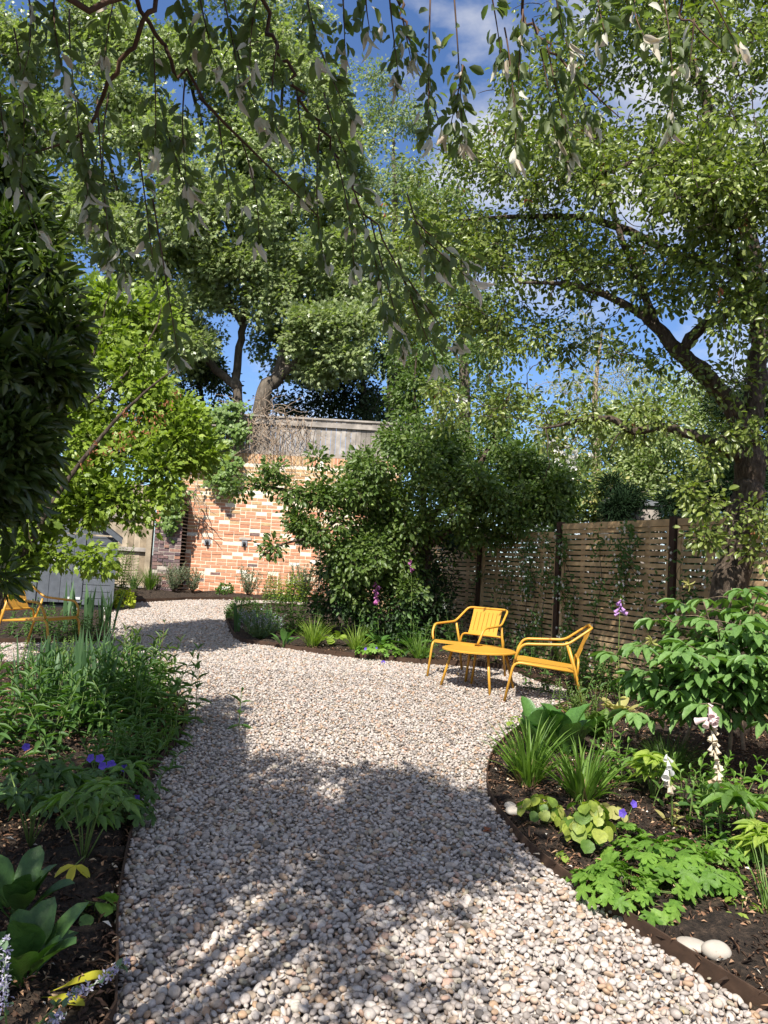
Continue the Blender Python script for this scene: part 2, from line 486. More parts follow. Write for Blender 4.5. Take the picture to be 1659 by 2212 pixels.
# foliage
MT['willow'] = leaf_mat('willow_leaf', [(0.105, 0.135, 0.055), (0.14, 0.175, 0.07), (0.115, 0.155, 0.08), (0.17, 0.2, 0.085)], 0.5, 0.42, 0.35)
MT['willow_white'] = leaf_mat('willow_white_leaf', [(0.74, 0.71, 0.6), (0.8, 0.78, 0.68), (0.76, 0.62, 0.5), (0.7, 0.72, 0.58)], 0.6, 0.5, tcol=(1, 0.98, 0.9))
MT['maple'] = leaf_mat('maple_leaf', [(0.16, 0.21, 0.085), (0.22, 0.27, 0.125), (0.18, 0.24, 0.09), (0.29, 0.33, 0.165)], 0.32, 0.30, 0.6)
MT['maple_pale'] = leaf_mat('pale_maple_leaf', [(0.24, 0.29, 0.11), (0.3, 0.34, 0.16), (0.26, 0.32, 0.115), (0.38, 0.42, 0.24)], 0.32, 0.32, 0.6)
MT['apple'] = leaf_mat('apple_leaf', [(0.13, 0.175, 0.03), (0.2, 0.245, 0.05), (0.08, 0.12, 0.025), (0.3, 0.34, 0.1), (0.06, 0.095, 0.022)], 0.36, 0.30, 0.5)
MT['apple_red'] = leaf_mat('withered_leaf', [(0.30, 0.10, 0.045), (0.38, 0.16, 0.07), (0.25, 0.07, 0.04)], 0.7, 0.3, tcol=(1.2, 0.9, 0.7))
MT['bush'] = leaf_mat('bush_leaf', [(0.085, 0.14, 0.03), (0.12, 0.18, 0.04), (0.07, 0.12, 0.026), (0.17, 0.22, 0.06)], 0.42, 0.33, 0.4)
MT['lime'] = leaf_mat('lime_leaf', [(0.18, 0.255, 0.03), (0.25, 0.335, 0.045), (0.13, 0.2, 0.025), (0.32, 0.4, 0.07)], 0.42, 0.36, 0.4, tcol=(1.35, 1.5, 0.5))
MT['laurel'] = leaf_mat('evergreen_leaf', [(0.04, 0.07, 0.018), (0.07, 0.105, 0.028), (0.05, 0.08, 0.022), (0.12, 0.15, 0.04)], 0.25, 0.25, 0.5)
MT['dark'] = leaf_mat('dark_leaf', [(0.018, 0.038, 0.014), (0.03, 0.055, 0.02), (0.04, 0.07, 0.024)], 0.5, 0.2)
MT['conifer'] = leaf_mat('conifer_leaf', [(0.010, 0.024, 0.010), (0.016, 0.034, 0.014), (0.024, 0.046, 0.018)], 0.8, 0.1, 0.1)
MT['hedge'] = leaf_mat('hedge_leaf', [(0.13, 0.185, 0.05), (0.18, 0.24, 0.075), (0.24, 0.29, 0.11), (0.15, 0.21, 0.06)], 0.5, 0.35)
MT['far_pale'] = leaf_mat('far_pale_leaf', [(0.24, 0.26, 0.17), (0.3, 0.31, 0.22), (0.36, 0.36, 0.27)], 0.6, 0.35)
MT['ash'] = leaf_mat('ash_leaf', [(0.16, 0.21, 0.11), (0.21, 0.26, 0.14), (0.26, 0.31, 0.17)], 0.5, 0.35)
MT['ivy'] = leaf_mat('ivy_leaf', [(0.09, 0.16, 0.028), (0.13, 0.21, 0.04), (0.18, 0.26, 0.06)], 0.45, 0.3, 0.35)
MT['grass'] = leaf_mat('grass_blade', [(0.08, 0.16, 0.022), (0.12, 0.21, 0.03), (0.15, 0.24, 0.045)], 0.45, 0.35)
MT['grass_lime'] = leaf_mat('lime_grass_blade', [(0.15, 0.23, 0.03), (0.20, 0.29, 0.045), (0.25, 0.32, 0.06)], 0.45, 0.38)
MT['sedge'] = leaf_mat('sedge_blade', [(0.035, 0.08, 0.014), (0.055, 0.11, 0.018), (0.08, 0.14, 0.025)], 0.45, 0.28)
MT['straw'] = leaf_mat('straw_blade', [(0.30, 0.21, 0.10), (0.38, 0.28, 0.14)], 0.8, 0.2, tcol=(1, 1, 0.9))
MT['iris'] = leaf_mat('iris_blade', [(0.07, 0.14, 0.06), (0.10, 0.18, 0.08), (0.13, 0.22, 0.10)], 0.45, 0.28, tcol=(1.2, 1.5, 0.7))
MT['broad'] = leaf_mat('broad_leaf', [(0.06, 0.15, 0.035), (0.085, 0.19, 0.045), (0.10, 0.21, 0.05)], 0.27, 0.22, 0.5, mottle=0.3)
MT['bergenia'] = leaf_mat('bergenia_leaf', [(0.035, 0.085, 0.022), (0.05, 0.11, 0.03), (0.065, 0.13, 0.035)], 0.4, 0.2, 0.35, mottle=0.3)
MT['yellow_leaf'] = leaf_mat('yellowed_leaf', [(0.42, 0.40, 0.03), (0.50, 0.46, 0.05)], 0.45, 0.3, tcol=(1.2, 1.2, 0.5))
MT['faded_leaf'] = leaf_mat('faded_leaf', [(0.34, 0.34, 0.10), (0.42, 0.40, 0.14), (0.30, 0.24, 0.10)], 0.55, 0.3, tcol=(1.2, 1.2, 0.6))
MT['peony'] = leaf_mat('peony_leaf', [(0.11, 0.215, 0.06), (0.145, 0.26, 0.075), (0.18, 0.31, 0.10), (0.13, 0.24, 0.07)], 0.38, 0.28, 0.4, tcol=(1.4, 1.6, 0.5), mottle=0.3)
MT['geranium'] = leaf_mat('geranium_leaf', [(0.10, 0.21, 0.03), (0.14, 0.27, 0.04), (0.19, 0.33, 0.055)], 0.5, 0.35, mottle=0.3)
MT['shaded_geranium'] = leaf_mat('shaded_geranium_leaf', [(0.05, 0.11, 0.03), (0.07, 0.14, 0.035), (0.09, 0.17, 0.04)], 0.5, 0.3, mottle=0.3)  # darker copy of the geranium leaf, shade of the bed put into its colour
MT['hellebore'] = leaf_mat('hellebore_leaf', [(0.10, 0.19, 0.045), (0.13, 0.24, 0.05), (0.16, 0.27, 0.06)], 0.4, 0.3, mottle=0.3)
MT['hellebore_lime'] = leaf_mat('lime_hellebore_leaf', [(0.20, 0.30, 0.05), (0.27, 0.37, 0.065), (0.32, 0.41, 0.08)], 0.45, 0.35, mottle=0.3)
MT['epimedium'] = leaf_mat('epimedium_leaf', [(0.10, 0.19, 0.03), (0.16, 0.25, 0.04), (0.30, 0.36, 0.06), (0.40, 0.42, 0.11)], 0.4, 0.35, mottle=0.3)
MT['mixed'] = leaf_mat('mixed_leaf', [(0.055, 0.12, 0.03), (0.075, 0.15, 0.035), (0.10, 0.18, 0.045)], 0.5, 0.3)
MT['heuchera'] = leaf_mat('heuchera_leaf', [(0.35, 0.42, 0.04), (0.45, 0.50, 0.06)], 0.5, 0.35)
MT['catmint'] = leaf_mat('catmint_leaf', [(0.10, 0.17, 0.09), (0.14, 0.21, 0.12)], 0.6, 0.25)
MT['rosemary'] = leaf_mat('rosemary_leaf', [(0.12, 0.17, 0.09), (0.17, 0.22, 0.13), (0.21, 0.25, 0.16)], 0.6, 0.2)
MT['box'] = leaf_mat('box_leaf', [(0.05, 0.11, 0.02), (0.08, 0.16, 0.03), (0.11, 0.20, 0.04)], 0.35, 0.3)
MT['fern'] = leaf_mat('fern_leaf', [(0.10, 0.18, 0.03), (0.15, 0.24, 0.04)], 0.5, 0.38)
MT['violet'] = leaf_mat('violet_petal', [(0.13, 0.08, 0.50), (0.17, 0.10, 0.58), (0.20, 0.13, 0.60)], 0.6, 0.35, tcol=(1, 0.8, 1.2))
MT['lavender'] = leaf_mat('lavender_petal', [(0.38, 0.34, 0.56), (0.50, 0.47, 0.62), (0.60, 0.58, 0.64), (0.34, 0.38, 0.30)], 0.6, 0.3, tcol=(1, 0.9, 1.1))
MT['pink'] = leaf_mat('pink_bell', [(0.48, 0.13, 0.36), (0.58, 0.20, 0.46), (0.55, 0.24, 0.52)], 0.55, 0.35, tcol=(1.1, 0.8, 1))
MT['mauve'] = leaf_mat('mauve_bell', [(0.50, 0.26, 0.58), (0.60, 0.36, 0.68)], 0.55, 0.35, tcol=(1, 0.85, 1.1))
MT['pale_pink'] = leaf_mat('pale_pink_bell', [(0.82, 0.62, 0.62), (0.84, 0.72, 0.70)], 0.55, 0.35, tcol=(1, 0.9, 0.85))
MT['white_petal'] = leaf_mat('white_petal', [(0.78, 0.76, 0.72), (0.84, 0.83, 0.80)], 0.55, 0.35, tcol=(1, 1, 0.92))
MT['cream_petal'] = leaf_mat('cream_petal', [(0.70, 0.60, 0.44), (0.74, 0.66, 0.52), (0.52, 0.38, 0.24)], 0.65, 0.3, tcol=(1, 0.9, 0.75))
MT['fruit'] = leaf_mat('green_apple', [(0.16, 0.24, 0.05), (0.22, 0.28, 0.08)], 0.35, 0.0)
# ------------------------------------------------------------------ ground, gravel, beds
def in_poly(x, y, poly):
    inside = np.zeros(x.shape, bool)
    n = len(poly)
    j = n - 1
    for i in range(n):
        xi, yi = poly[i]; xj, yj = poly[j]
        c = ((yi > y) != (yj > y)) & (x < (xj - xi) * (y - yi) / (yj - yi + 1e-12) + xi)
        inside ^= c
        j = i
    return inside
def gpath(pts, n=6):
    g = [A(G(*p)) for p in pts]
    return smooth_path(g, n)
E_LEFT = [(247, 2209), (250, 2109), (252, 1984), (265, 1899), (280, 1824), (300, 1749), (318, 1705), (345, 1654), (380, 1612), (401, 1568), (402, 1540), (382, 1512)]
E_RIGHT = [(1659, 2197), (1570, 2141), (1470, 2079), (1330, 1987), (1230, 1919), (1150, 1854), (1100, 1799), (1065, 1749), (1052, 1709), (1054, 1669), (1068, 1635), (1110, 1592), (1177, 1549), (1228, 1527)]
E_MID = [(642, 1310), (540, 1311), (502, 1320), (488, 1338), (494, 1356), (506, 1377), (528, 1391), (569, 1396), (656, 1409), (764, 1422), (891, 1434), (956, 1437), (1040, 1442), (1105, 1452), (1160, 1473), (1215, 1491), (1243, 1510), (1228, 1527)]
E_BACK = [(255, 1303), (372, 1299), (413, 1297), (507, 1297), (642, 1301), (722, 1305)]
E_FARLEFT = [(-300, 1388), (0, 1391), (110, 1390), (168, 1388), (222, 1385), (236, 1372), (222, 1348), (214, 1335)]
E_LEFTBACK = [(-300, 1432), (0, 1443), (200, 1462), (310, 1485), (382, 1512)]
pl, pr, pm, pb, pf, pk = (gpath(e) for e in (E_LEFT, E_RIGHT, E_MID, E_BACK, E_FARLEFT, E_LEFTBACK))
# the two near edgings run on past the photographer
def extend(p, to_y):
    d = p[0] - p[2]; d = d / np.linalg.norm(d)
    k = (to_y - p[0][1]) / d[1]
    q = p[0] + d * k
    q[2] = gz(0, q[1])
    return np.vstack([q[None], p])
pl2 = np.vstack([[(-0.72, -2.0, gz(0, -2.0))], pl])
pr2 = np.vstack([[(2.2, -2.0, gz(0, -2.0)), (1.75, 1.2, gz(0, 1.2))], pr])
gravel_poly = [tuple(p[:2]) for p in pr2] + [tuple(p[:2]) for p in pm[::-1]] + [tuple(p[:2]) for p in pb[::-1]]
gravel_poly += [tuple(A(G(243, 1324))[:2])] + [tuple(p[:2]) for p in pf[::-1]] + [tuple(p[:2]) for p in pk] + [tuple(p[:2]) for p in pl2[::-1]]

m = M()
ys = [-60, -8, 18, 60, 400]
xs = [-300, -12, 12, 300]
v = np.array([(x, y, float(gz(x, y)) - 0.10) for y in ys for x in xs])
f = [(r * 4 + c, r * 4 + c + 1, r * 4 + c + 5, r * 4 + c + 4) for r in range(4) for c in range(3)]
m.add(v, f, 0, False)
structure(m.build('ground', MT['soil']))

# planting beds: one rolling sheet of soil, let down under the gravel
rng = np.random.default_rng(3)
X, Y = np.meshgrid(np.arange(-7, 7.01, 0.07), np.arange(-2.5, 17.6, 0.07))
ing = in_poly(X, Y, gravel_poly)
bump_ = 0.012 * np.sin(X * 5.1 + Y * 2.3) + 0.012 * np.sin(X * 2.2 - Y * 4.7) + rng.normal(0, 0.013, X.shape)
Z = gz(X, Y) + np.where(ing, -0.06, 0.035 + bump_)
ny, nx = X.shape
ii = (np.arange(ny - 1)[:, None] * nx + np.arange(nx - 1)[None]).reshape(-1)
m = M()
m.add(np.stack([X, Y, Z], -1).reshape(-1, 3), np.stack([ii, ii + 1, ii + nx + 1, ii + nx], -1), 0, True)
structure(m.build('soil', MT['soil']))

# bed of grit under the pebbles
X, Y = np.meshgrid(np.arange(-7, 7.01, 0.06), np.arange(-2.0, 17.0, 0.06))
ing = in_poly(X[:-1, :-1] + .03, Y[:-1, :-1] + .03, gravel_poly)
ny, nx = X.shape
ii = (np.arange(ny - 1)[:, None] * nx + np.arange(nx - 1)[None])[ing]
m = M()
m.add(np.stack([X, Y, gz(X, Y) - 0.012], -1).reshape(-1, 3), np.stack([ii, ii + 1, ii + nx + 1, ii + nx], -1), 0, True)
structure(m.build('gravel_path', MT['gravel_base']))

# pebbles
def ico(sub):
    t = (1 + 5 ** 0.5) / 2
    v = [(-1, t, 0), (1, t, 0), (-1, -t, 0), (1, -t, 0), (0, -1, t), (0, 1, t), (0, -1, -t), (0, 1, -t), (t, 0, -1), (t, 0, 1), (-t, 0, -1), (-t, 0, 1)]
    f = [(0, 11, 5), (0, 5, 1), (0, 1, 7), (0, 7, 10), (0, 10, 11), (1, 5, 9), (5, 11, 4), (11, 10, 2), (10, 7, 6), (7, 1, 8), (3, 9, 4), (3, 4, 2), (3, 2, 6), (3, 6, 8), (3, 8, 9), (4, 9, 5), (2, 4, 11), (6, 2, 10), (8, 6, 7), (9, 8, 1)]
    v = [list(np.array(x) / np.linalg.norm(x)) for x in v]
    for _ in range(sub):
        cache, nf = {}, []
        def mid(a, b):
            k = (min(a, b), max(a, b))
            if k not in cache:
                p = np.array(v[a]) + np.array(v[b]); v.append(list(p / np.linalg.norm(p))); cache[k] = len(v) - 1
            return cache[k]
        for a, b, c in f:
            x, y, z = mid(a, b), mid(b, c), mid(c, a)
            nf += [(a, x, z), (b, y, x), (c, z, y), (x, y, z)]
        f = nf
    return np.array(v), f
ICO0, ICO1, ICO2 = ico(0), ico(1), ico(2)
def pebbles(m, pos, size, rng, tpl):
    V, F = tpl
    N = len(pos)
    lon = rng.uniform(1.0, 1.45, N); lat = rng.uniform(0.8, 1.05, N); th = rng.uniform(0.5, 0.78, N)
    sc = np.stack([lon, lat, th], -1) * size[:, None] / 2
    v = V[None] * sc[:, None]
    # lumpy: squash by a random direction
    d = rand_dirs(rng, N)
    k = np.einsum('nkj,nj->nk', np.broadcast_to(V[None], v.shape), d)
    v = v * (1 + 0.13 * np.sin(2.6 * k + 1))[..., None]
    q = rng.normal(size=(N, 4)) * np.array((1, 0.22, 0.22, 0)) + np.array((0.0001, 0, 0, 0))
    q[:, 3] = rng.normal(size=N)
    q = q / np.linalg.norm(q, axis=1, keepdims=True)
    w, x, y, z = q.T
    Rm = np.stack([1 - 2 * (y * y + z * z), 2 * (x * y - z * w), 2 * (x * z + y * w), 2 * (x * y + z * w), 1 - 2 * (x * x + z * z), 2 * (y * z - x * w),
                   2 * (x * z - y * w), 2 * (y * z + x * w), 1 - 2 * (x * x + y * y)], -1).reshape(N, 3, 3)
    v = np.einsum('nij,nkj->nki', Rm, v) + pos[:, None]
    m.inst(v, F)
def scatter(y0, y1, sp, x0=-5.5, x1=3.5):
    gx, gy = np.meshgrid(np.arange(x0, x1, sp), np.arange(y0, y1, sp * 0.87))
    gx = gx + (np.arange(gx.shape[0]) % 2)[:, None] * sp / 2
    gx = gx.reshape(-1) + rng.normal(0, sp * 0.17, gx.size); gy = gy.reshape(-1) + rng.normal(0, sp * 0.17, gy.size)
    k = in_poly(gx, gy, gravel_poly) & (np.abs(gx) < 0.56 * gy + 0.6)
    return gx[k], gy[k]
m = M()
rng = np.random.default_rng(11)
for (y0, y1, sp, tpl, layers) in ((1.6, 4.6, 0.0205, ICO1, 2), (4.6, 8.0, 0.020, ICO0, 2), (8.0, 17.0, 0.0235, ICO0, 1)):
    for ly in range(layers):
        gx, gy = scatter(y0, y1, sp * (1.0 if ly == 0 else 1.5))
        s = sp * rng.lognormal(0.05, 0.26, len(gx)).clip(0.5, 2.0)
        low = 0.010 * np.sin(gx * 3.1 + gy * 1.3) * np.sin(gy * 2.1 - gx)
        z = gz(gx, gy) + low + (0.004 if ly == 0 else 0.020) + rng.normal(0, 0.004, len(gx))
        pebbles(m, np.stack([gx, gy, z], -1), s, rng, tpl)
structure(m.build('gravel', MT['pebble']), 'stuff')

# loose bark over the beds
m = M()
N = 120000
cx, cy = rng.uniform(-3.4, 3.4, N), 2.0 + 7.5 * rng.random(N) ** 1.4
k = ~in_poly(cx, cy, gravel_poly) & (np.abs(cx) < 0.56 * cy + 0.5)
cx, cy = cx[k], cy[k]; N = len(cx)
pos = np.stack([cx, cy, gz(cx, cy) + 0.048 + rng.normal(0, 0.012, N)], -1)
dr = rand_dirs(rng, N) * np.array((1, 1, 0.35)); up = np.array((0, 0, 1.0)) + rand_dirs(rng, N) * 0.7
leaves(m, T_SIMPLE, pos, dr, up, rng.uniform(0.008, 0.038, N) * rng.choice([1, 1, 1, 1.8], N), rng.uniform(0.004, 0.014, N))
structure(m.build('bark_mulch', MT['chip']), 'stuff')

# a few crumbs of bark and dry leaf on the stones
m = M()
N = 1500
cx, cy = rng.uniform(-3, 3, N), 2.2 + 9 * rng.random(N) ** 1.5
k = in_poly(cx, cy, gravel_poly)
cx, cy = cx[k], cy[k]; N = len(cx)
near = rng.random(N) < .6
pos = np.stack([cx, cy, gz(cx, cy) + 0.034], -1)
leaves(m, T_SIMPLE, pos, rand_dirs(rng, N) * (1, 1, .3), np.array((0, 0, 1.0)) + rand_dirs(rng, N) * .5, rng.uniform(.008, .028, N), rng.uniform(.004, .014, N))
structure(m.build('leaf_litter', MT['litter']), 'stuff')

# rusty steel edging
def edging(path, label, h=0.085, up=0.065):
    m = M()
    p = np.asarray(path, float)
    t = nrm(np.gradient(p, axis=0)); nn = np.stack([-t[:, 1], t[:, 0], np.zeros(len(p))], -1) * 0.004
    z = np.array((0, 0, 1.0))
    v = np.stack([p - nn + z * (up - h - .06), p + nn + z * (up - h - .06), p + nn + z * up, p - nn + z * up], 1)
    n = len(p)
    fs = []
    for i in range(n - 1):
        for a in range(4):
            b = (a + 1) % 4
            fs.append((4 * i + a, 4 * i + b, 4 * i + 4 + b, 4 * i + 4 + a))
    fs += [(0, 1, 2, 3), (4 * n - 4, 4 * n - 1, 4 * n - 2, 4 * n - 3)]
    m.add(v.reshape(-1, 3), fs, 0, False)
    b = p[len(p) // 2]
    return tag(m.build('steel_edging', MT['corten'], base=b), label, 'garden edging', 'rusted steel strips edging the beds')
edging(pl2, 'rusty steel strip curving along the shaded bed of violet geraniums')
edging(pr2, 'rusty steel strip curving along the sunny bed with the big cobbles')
edging(pm, 'rusty steel strip round the island bed and behind the two yellow chairs')
edging(pb, 'straight rusty steel strip at the foot of the brick wall')
edging(pf, 'short rusty steel strip in front of the grey shed')
edging(pk, 'rusty steel strip behind the tall irises by the lone yellow chair')
# ------------------------------------------------------------------ brick wall at the end of the garden
WY = 16.4
wl_x, wr_x = P(385, 1100, WY).x, P(860, 1100, WY).x
w_base = float(gz(0, WY)) - 0.15
w_top = P(600, 983, WY).z
b_top = P(600, 900, WY).z
rng = np.random.default_rng(5)
def bricks(m, x0, x1, z0, z1, yf, depth, pick, white=(), headers=0.08, jit=0.004, ragged=0.0):
    ch, cell = 0.075, 0.225
    nrow = int((z1 - z0) / ch)
    for r in range(nrow):
        z = z0 + (r + .5) * ch
        x = x0 - (0.1125 if r % 2 else 0)
        while x < x1 - 0.02:
            L = 0.1125 if rng.random() < headers else cell
            a, b = max(x, x0), min(x + L, x1)
            if x1 - b < 0.05: b = x1
            x += L
            if b - a < 0.03: continue
            if ragged and r >= nrow - 5 and rng.random() < ragged * (r - nrow + 6): continue
            c = ((a + b) / 2, yf + depth / 2 + rng.normal(0, jit), z + rng.normal(0, .0015))
            mat = pick(c)
            for wx, wz in white:
                if a <= wx <= b and abs(wz - z) < ch / 2: mat = 0
            box(m, c, (b - a - 0.014, depth, ch - 0.0165), mat)
wall = thing('brick_wall', 'tall old brick wall of orange and yellow bricks with a few white ones', 'brick wall', (0.5 * (wl_x + wr_x), WY, w_base))
whites = [(980, 928), (385, 1218), (475, 1222), (455, 1280), (955, 1305), (1360, 1408), (1225, 1488), (1440, 1468), (800, 1555), (850, 1588), (650, 1695), (895, 835), (820, 560), (1135, 520)]
whites = [(lambda q: (q.x, q.z))(P((500 + a / 2.765) * .6636, (1300 + b / 2.765) * .6636, WY)) for a, b in whites]
zy = P(600, 1100, WY).z
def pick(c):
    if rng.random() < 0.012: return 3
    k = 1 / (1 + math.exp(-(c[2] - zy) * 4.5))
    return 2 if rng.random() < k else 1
m = M()
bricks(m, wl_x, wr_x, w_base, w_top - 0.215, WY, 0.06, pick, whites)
m2 = M()
x = wl_x
while x < wr_x:
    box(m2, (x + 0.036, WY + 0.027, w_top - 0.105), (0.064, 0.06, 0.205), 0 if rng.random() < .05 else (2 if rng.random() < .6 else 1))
    x += 0.075
BM = [MT['brick_white'], MT['brick'], MT['brick_yellow'], MT['brick_dark']]
core = M()
box(core, ((wl_x + wr_x) / 2, WY + 0.13, (w_base + w_top) / 2), (wr_x - wl_x - 0.004, 0.25, w_top - w_base - 0.006), 0)
core.build('mortar_core', MT['mortar'], wall, wall.location)
m.build('brickwork', BM, wall, wall.location)
m2.build('soldier_course', BM, wall, wall.location)

pier_l, pier_r = P(331, 1200, 16.0).x, P(391, 1200, 16.0).x
pier_top = P(360, 1050, 16.0).z
pier = thing('brick_pier', 'worn pier of dark purple bricks beside the orange wall', 'brick pier', ((pier_l + pier_r) / 2, 16.0, w_base))
m = M()
bricks(m, pier_l, pier_r, w_base, pier_top, 15.95, 0.43, lambda c: 3 if c[2] < pier_top - .75 or rng.random() < .3 else 1, (), 0.45, 0.008, 0.16)
m.build('brickwork', [MT['brick_white'], MT['brick'], MT['brick_yellow'], MT['brick_dark']], pier, pier.location)
m = M()
box(m, ((pier_l + pier_r) / 2, 16.17, (w_base + pier_top - .3) / 2), (pier_r - pier_l - .014, 0.41, pier_top - w_base - .3), 0)
m.build('mortar_core', MT['mortar_pale'], pier, pier.location)

# weathered boards standing on the wall
bf = thing('board_fence', 'weathered grey board fence standing on top of the brick wall', 'fence', ((wl_x + wr_x) / 2, WY + 0.1, w_top))
m = M(); x = wl_x
while x < wr_x + .6:
    w = 0.11
    box(m, (x + w / 2, WY + 0.10 + rng.normal(0, .003), (w_top + b_top) / 2 + .02), (w - .007, 0.02, b_top - w_top - .05 + rng.normal(0, .008)), 0)
    x += w
m.build('boards', MT['grey_timber'], bf, bf.location)
m = M()
box(m, ((wl_x + wr_x) / 2 + .3, WY + .09, b_top + .012), (wr_x - wl_x + .6, .07, .04))
m.build('cap_rail', MT['grey_timber'], bf, bf.location)
m = M()
box(m, ((wl_x + wr_x) / 2 + .3, WY + .065, b_top - .12), (wr_x - wl_x + .6, .045, .10))
m.build('upper_rail', MT['grey_timber'], bf, bf.location)
m = M()
box(m, ((wl_x + wr_x) / 2 + .3, WY + .06, w_top + .05), (wr_x - wl_x + .6, .04, .085))
m.build('lower_rail', MT['grey_timber'], bf, bf.location)

# two wall lamps
for (px, py, lab) in ((448, 1171, 'small grey wall lamp nearer the dark pier, beside a white brick'), (528, 1174, 'small grey wall lamp under a grey mortar patch, nearer the apple leaves')):
    q = P(px, py, WY - .01)
    L = thing('wall_lamp', lab, 'wall lamp', (q.x, WY - .006, q.z), 'square lamps on the brick wall')
    m = M(); box(m, (q.x, WY - .012, q.z), (.125, .02, .125)); m.build('back_plate', MT['grey_metal'], L, L.location)
    m = M(); tube(m, [(q.x, WY - .055, q.z - .055), (q.x, WY - .055, q.z + .035)], .028, 10)
    box(m, (q.x, WY - .03, q.z), (.02, .03, .03)); m.build('lamp_shade', MT['black'], L, L.location)
    if px > 500:
        m = M(); box(m, (q.x + .01, WY - .008, q.z + .105), (.26, .02, .05)); m.build('mortar_patch', MT['mortar_pale'], wall, wall.location)

# close-boarded timber fence to the left of the pier
FY = 16.15
fl, fr = P(-60, 1200, FY).x, P(327, 1200, FY).x
ft = gz(0, FY) + 2.25
tf = thing('timber_fence', 'sunlit timber board fence between the grey shed and the dark pier', 'fence', ((fl + fr) / 2, FY, float(gz(0, FY))))
m = M(); x = fl
while x < fr - .05:
    box(m, (x + .07, FY + .045 + (0.006 if int(x * 50) % 2 else 0), float(gz(0, FY)) + .03 + (ft - gz(0, FY)) / 2), (.142, .018, float(ft - gz(0, FY)) - .1 + rng.normal(0, .006)))
    x += .135
m.build('boards', MT['old_timber'], tf, tf.location)
for zz in (P(300, 1270, FY).z, P(300, 1187, FY).z, P(300, 1118, FY).z):
    m = M(); box(m, ((fl + fr) / 2, FY, zz), (fr - fl - .1, .06, .085)); m.build('rail', MT['grey_timber'], tf, tf.location)
for xx in (fr, fr - 2.4, fr - 4.8):
    m = M(); box(m, (xx - .05, FY - .03, float(gz(0, FY)) + 1.1), (.11, .11, 2.3)); m.build('post', MT['old_timber'], tf, tf.location)
m = M(); box(m, ((fl + fr) / 2, FY + .03, float(gz(0, FY)) + .08), (fr - fl - .12, .03, .16)); m.build('gravel_board', MT['old_timber'], tf, tf.location)

# ------------------------------------------------------------------ grey shed
SY = 12.1
sr = P(249, 1240, SY).x; sl = sr - 2.15
sz0 = float(gz(0, SY)); se = P(255, 1158, SY).z; sa = P(120, 1045, SY).z
sc_ = (sl + sr) / 2
shed = thing('garden_shed', 'grey painted wooden shed with double doors half hidden by leaves', 'shed', (sr, SY, sz0), None, R(21))
def clad(m, x0, x1, zb, zt, y, hgt=.105):
    z = zb
    while z < zt - .02:
        h = min(hgt, zt - z)
        box(m, ((x0 + x1) / 2, y + .006, z + h / 2), (x1 - x0, .02, h - .008), rot=None)
        z += hgt
dw0, dw1 = P(8, 1240, SY).x, P(185, 1240, SY).x
m = M(); clad(m, dw1 + .01, sr - .06, sz0 + .10, se - .02, SY); clad(m, sl + .06, dw0 - .01, sz0 + .10, se - .02, SY)
z = se
while z < sa - .06:                                # boards of the gable
    k = 1 - (z + .05 - se) / (sa - se)
    box(m, (sc_, SY + .006, z + .05), (2.1 * k, .02, .097)); z += .105
m.build('cladding', MT['shed_grey'], shed, shed.location)
for xx in (sr - .03, sl + .03):
    m = M(); box(m, (xx, SY - .006, (sz0 + .1 + se) / 2), (.06, .05, se - sz0 - .1)); m.build('corner_trim', MT['shed_grey'], shed, shed.location)
for a, b in ((dw0, (dw0 + dw1) / 2 - .005), ((dw0 + dw1) / 2 + .005, dw1)):
    m = M(); n = 4; w = (b - a) / n
    for i in range(n): box(m, (a + (i + .5) * w, SY - .004, (sz0 + .12 + se) / 2), (w - .006, .03, se - sz0 - .14))
    d = m.build('door', MT['shed_grey'], shed, shed.location)
    m = M()
    for zz in (sz0 + .2,): box(m, (b - .12 if a > dw0 else a + .12, SY - .026, zz), (.2, .012, .035))
    m.build('hinge', MT['white_paint'], d, (0, 0, 0) if False else shed.location)
m = M(); box(m, (P(130, 1208, SY).x, SY - .03, P(130, 1208, SY).z), (.14, .02, .05)); m.build('bolt', MT['white_paint'], shed, shed.location)
m = M()
box(m, (sr - .012, SY + .85, (sz0 + se) / 2 + .05), (.02, 1.66, se - sz0 - .1)); box(m, (sl + .012, SY + .85, (sz0 + se) / 2 + .05), (.02, 1.66, se - sz0 - .1))
box(m, (sc_, SY + 1.69, (sz0 + se) / 2 + .05), (2.1, .02, se - sz0 - .1))
m.build('side_wall', MT['shed_grey'], shed, shed.location)
m = M()
for s, ex in ((1, sr + .07), (-1, sl - .07)):
    y0, y1 = SY - .07, SY + 1.78
    ez = se - .05
    v = [(sc_, y0, sa), (sc_, y1, sa), (ex, y1, ez), (ex, y0, ez), (sc_, y0, sa + .03), (sc_, y1, sa + .03), (ex, y1, ez + .03), (ex, y0, ez + .03)]
    m.add(v, [(0, 1, 2, 3), (4, 5, 6, 7), (0, 4, 7, 3), (1, 5, 6, 2), (2, 3, 7, 6)], 0, False)
m.build('roof', MT['dark_felt'], shed, shed.location)
m = M()
for s, ex in ((1, sr + .06), (-1, sl - .06)):
    v = [(sc_, SY - .085, sa - .07), (sc_, SY - .085, sa + .02), (ex, SY - .085, se - .04), (ex, SY - .085, se - .13), (sc_, SY - .072, sa - .07), (sc_, SY - .072, sa + .02), (ex, SY - .072, se - .04), (ex, SY - .072, se - .13)]
    m.add(v, [(0, 1, 2, 3), (4, 5, 6, 7), (0, 1, 5, 4), (2, 3, 7, 6), (0, 3, 7, 4), (1, 2, 6, 5)], 0, False)
m.build('barge_board', MT['shed_grey'], shed, shed.location)
m = M(); box(m, (sc_, SY + .85, sz0 + .06), (2.08, 1.66, .08)); m.build('base', MT['black'], shed, shed.location)
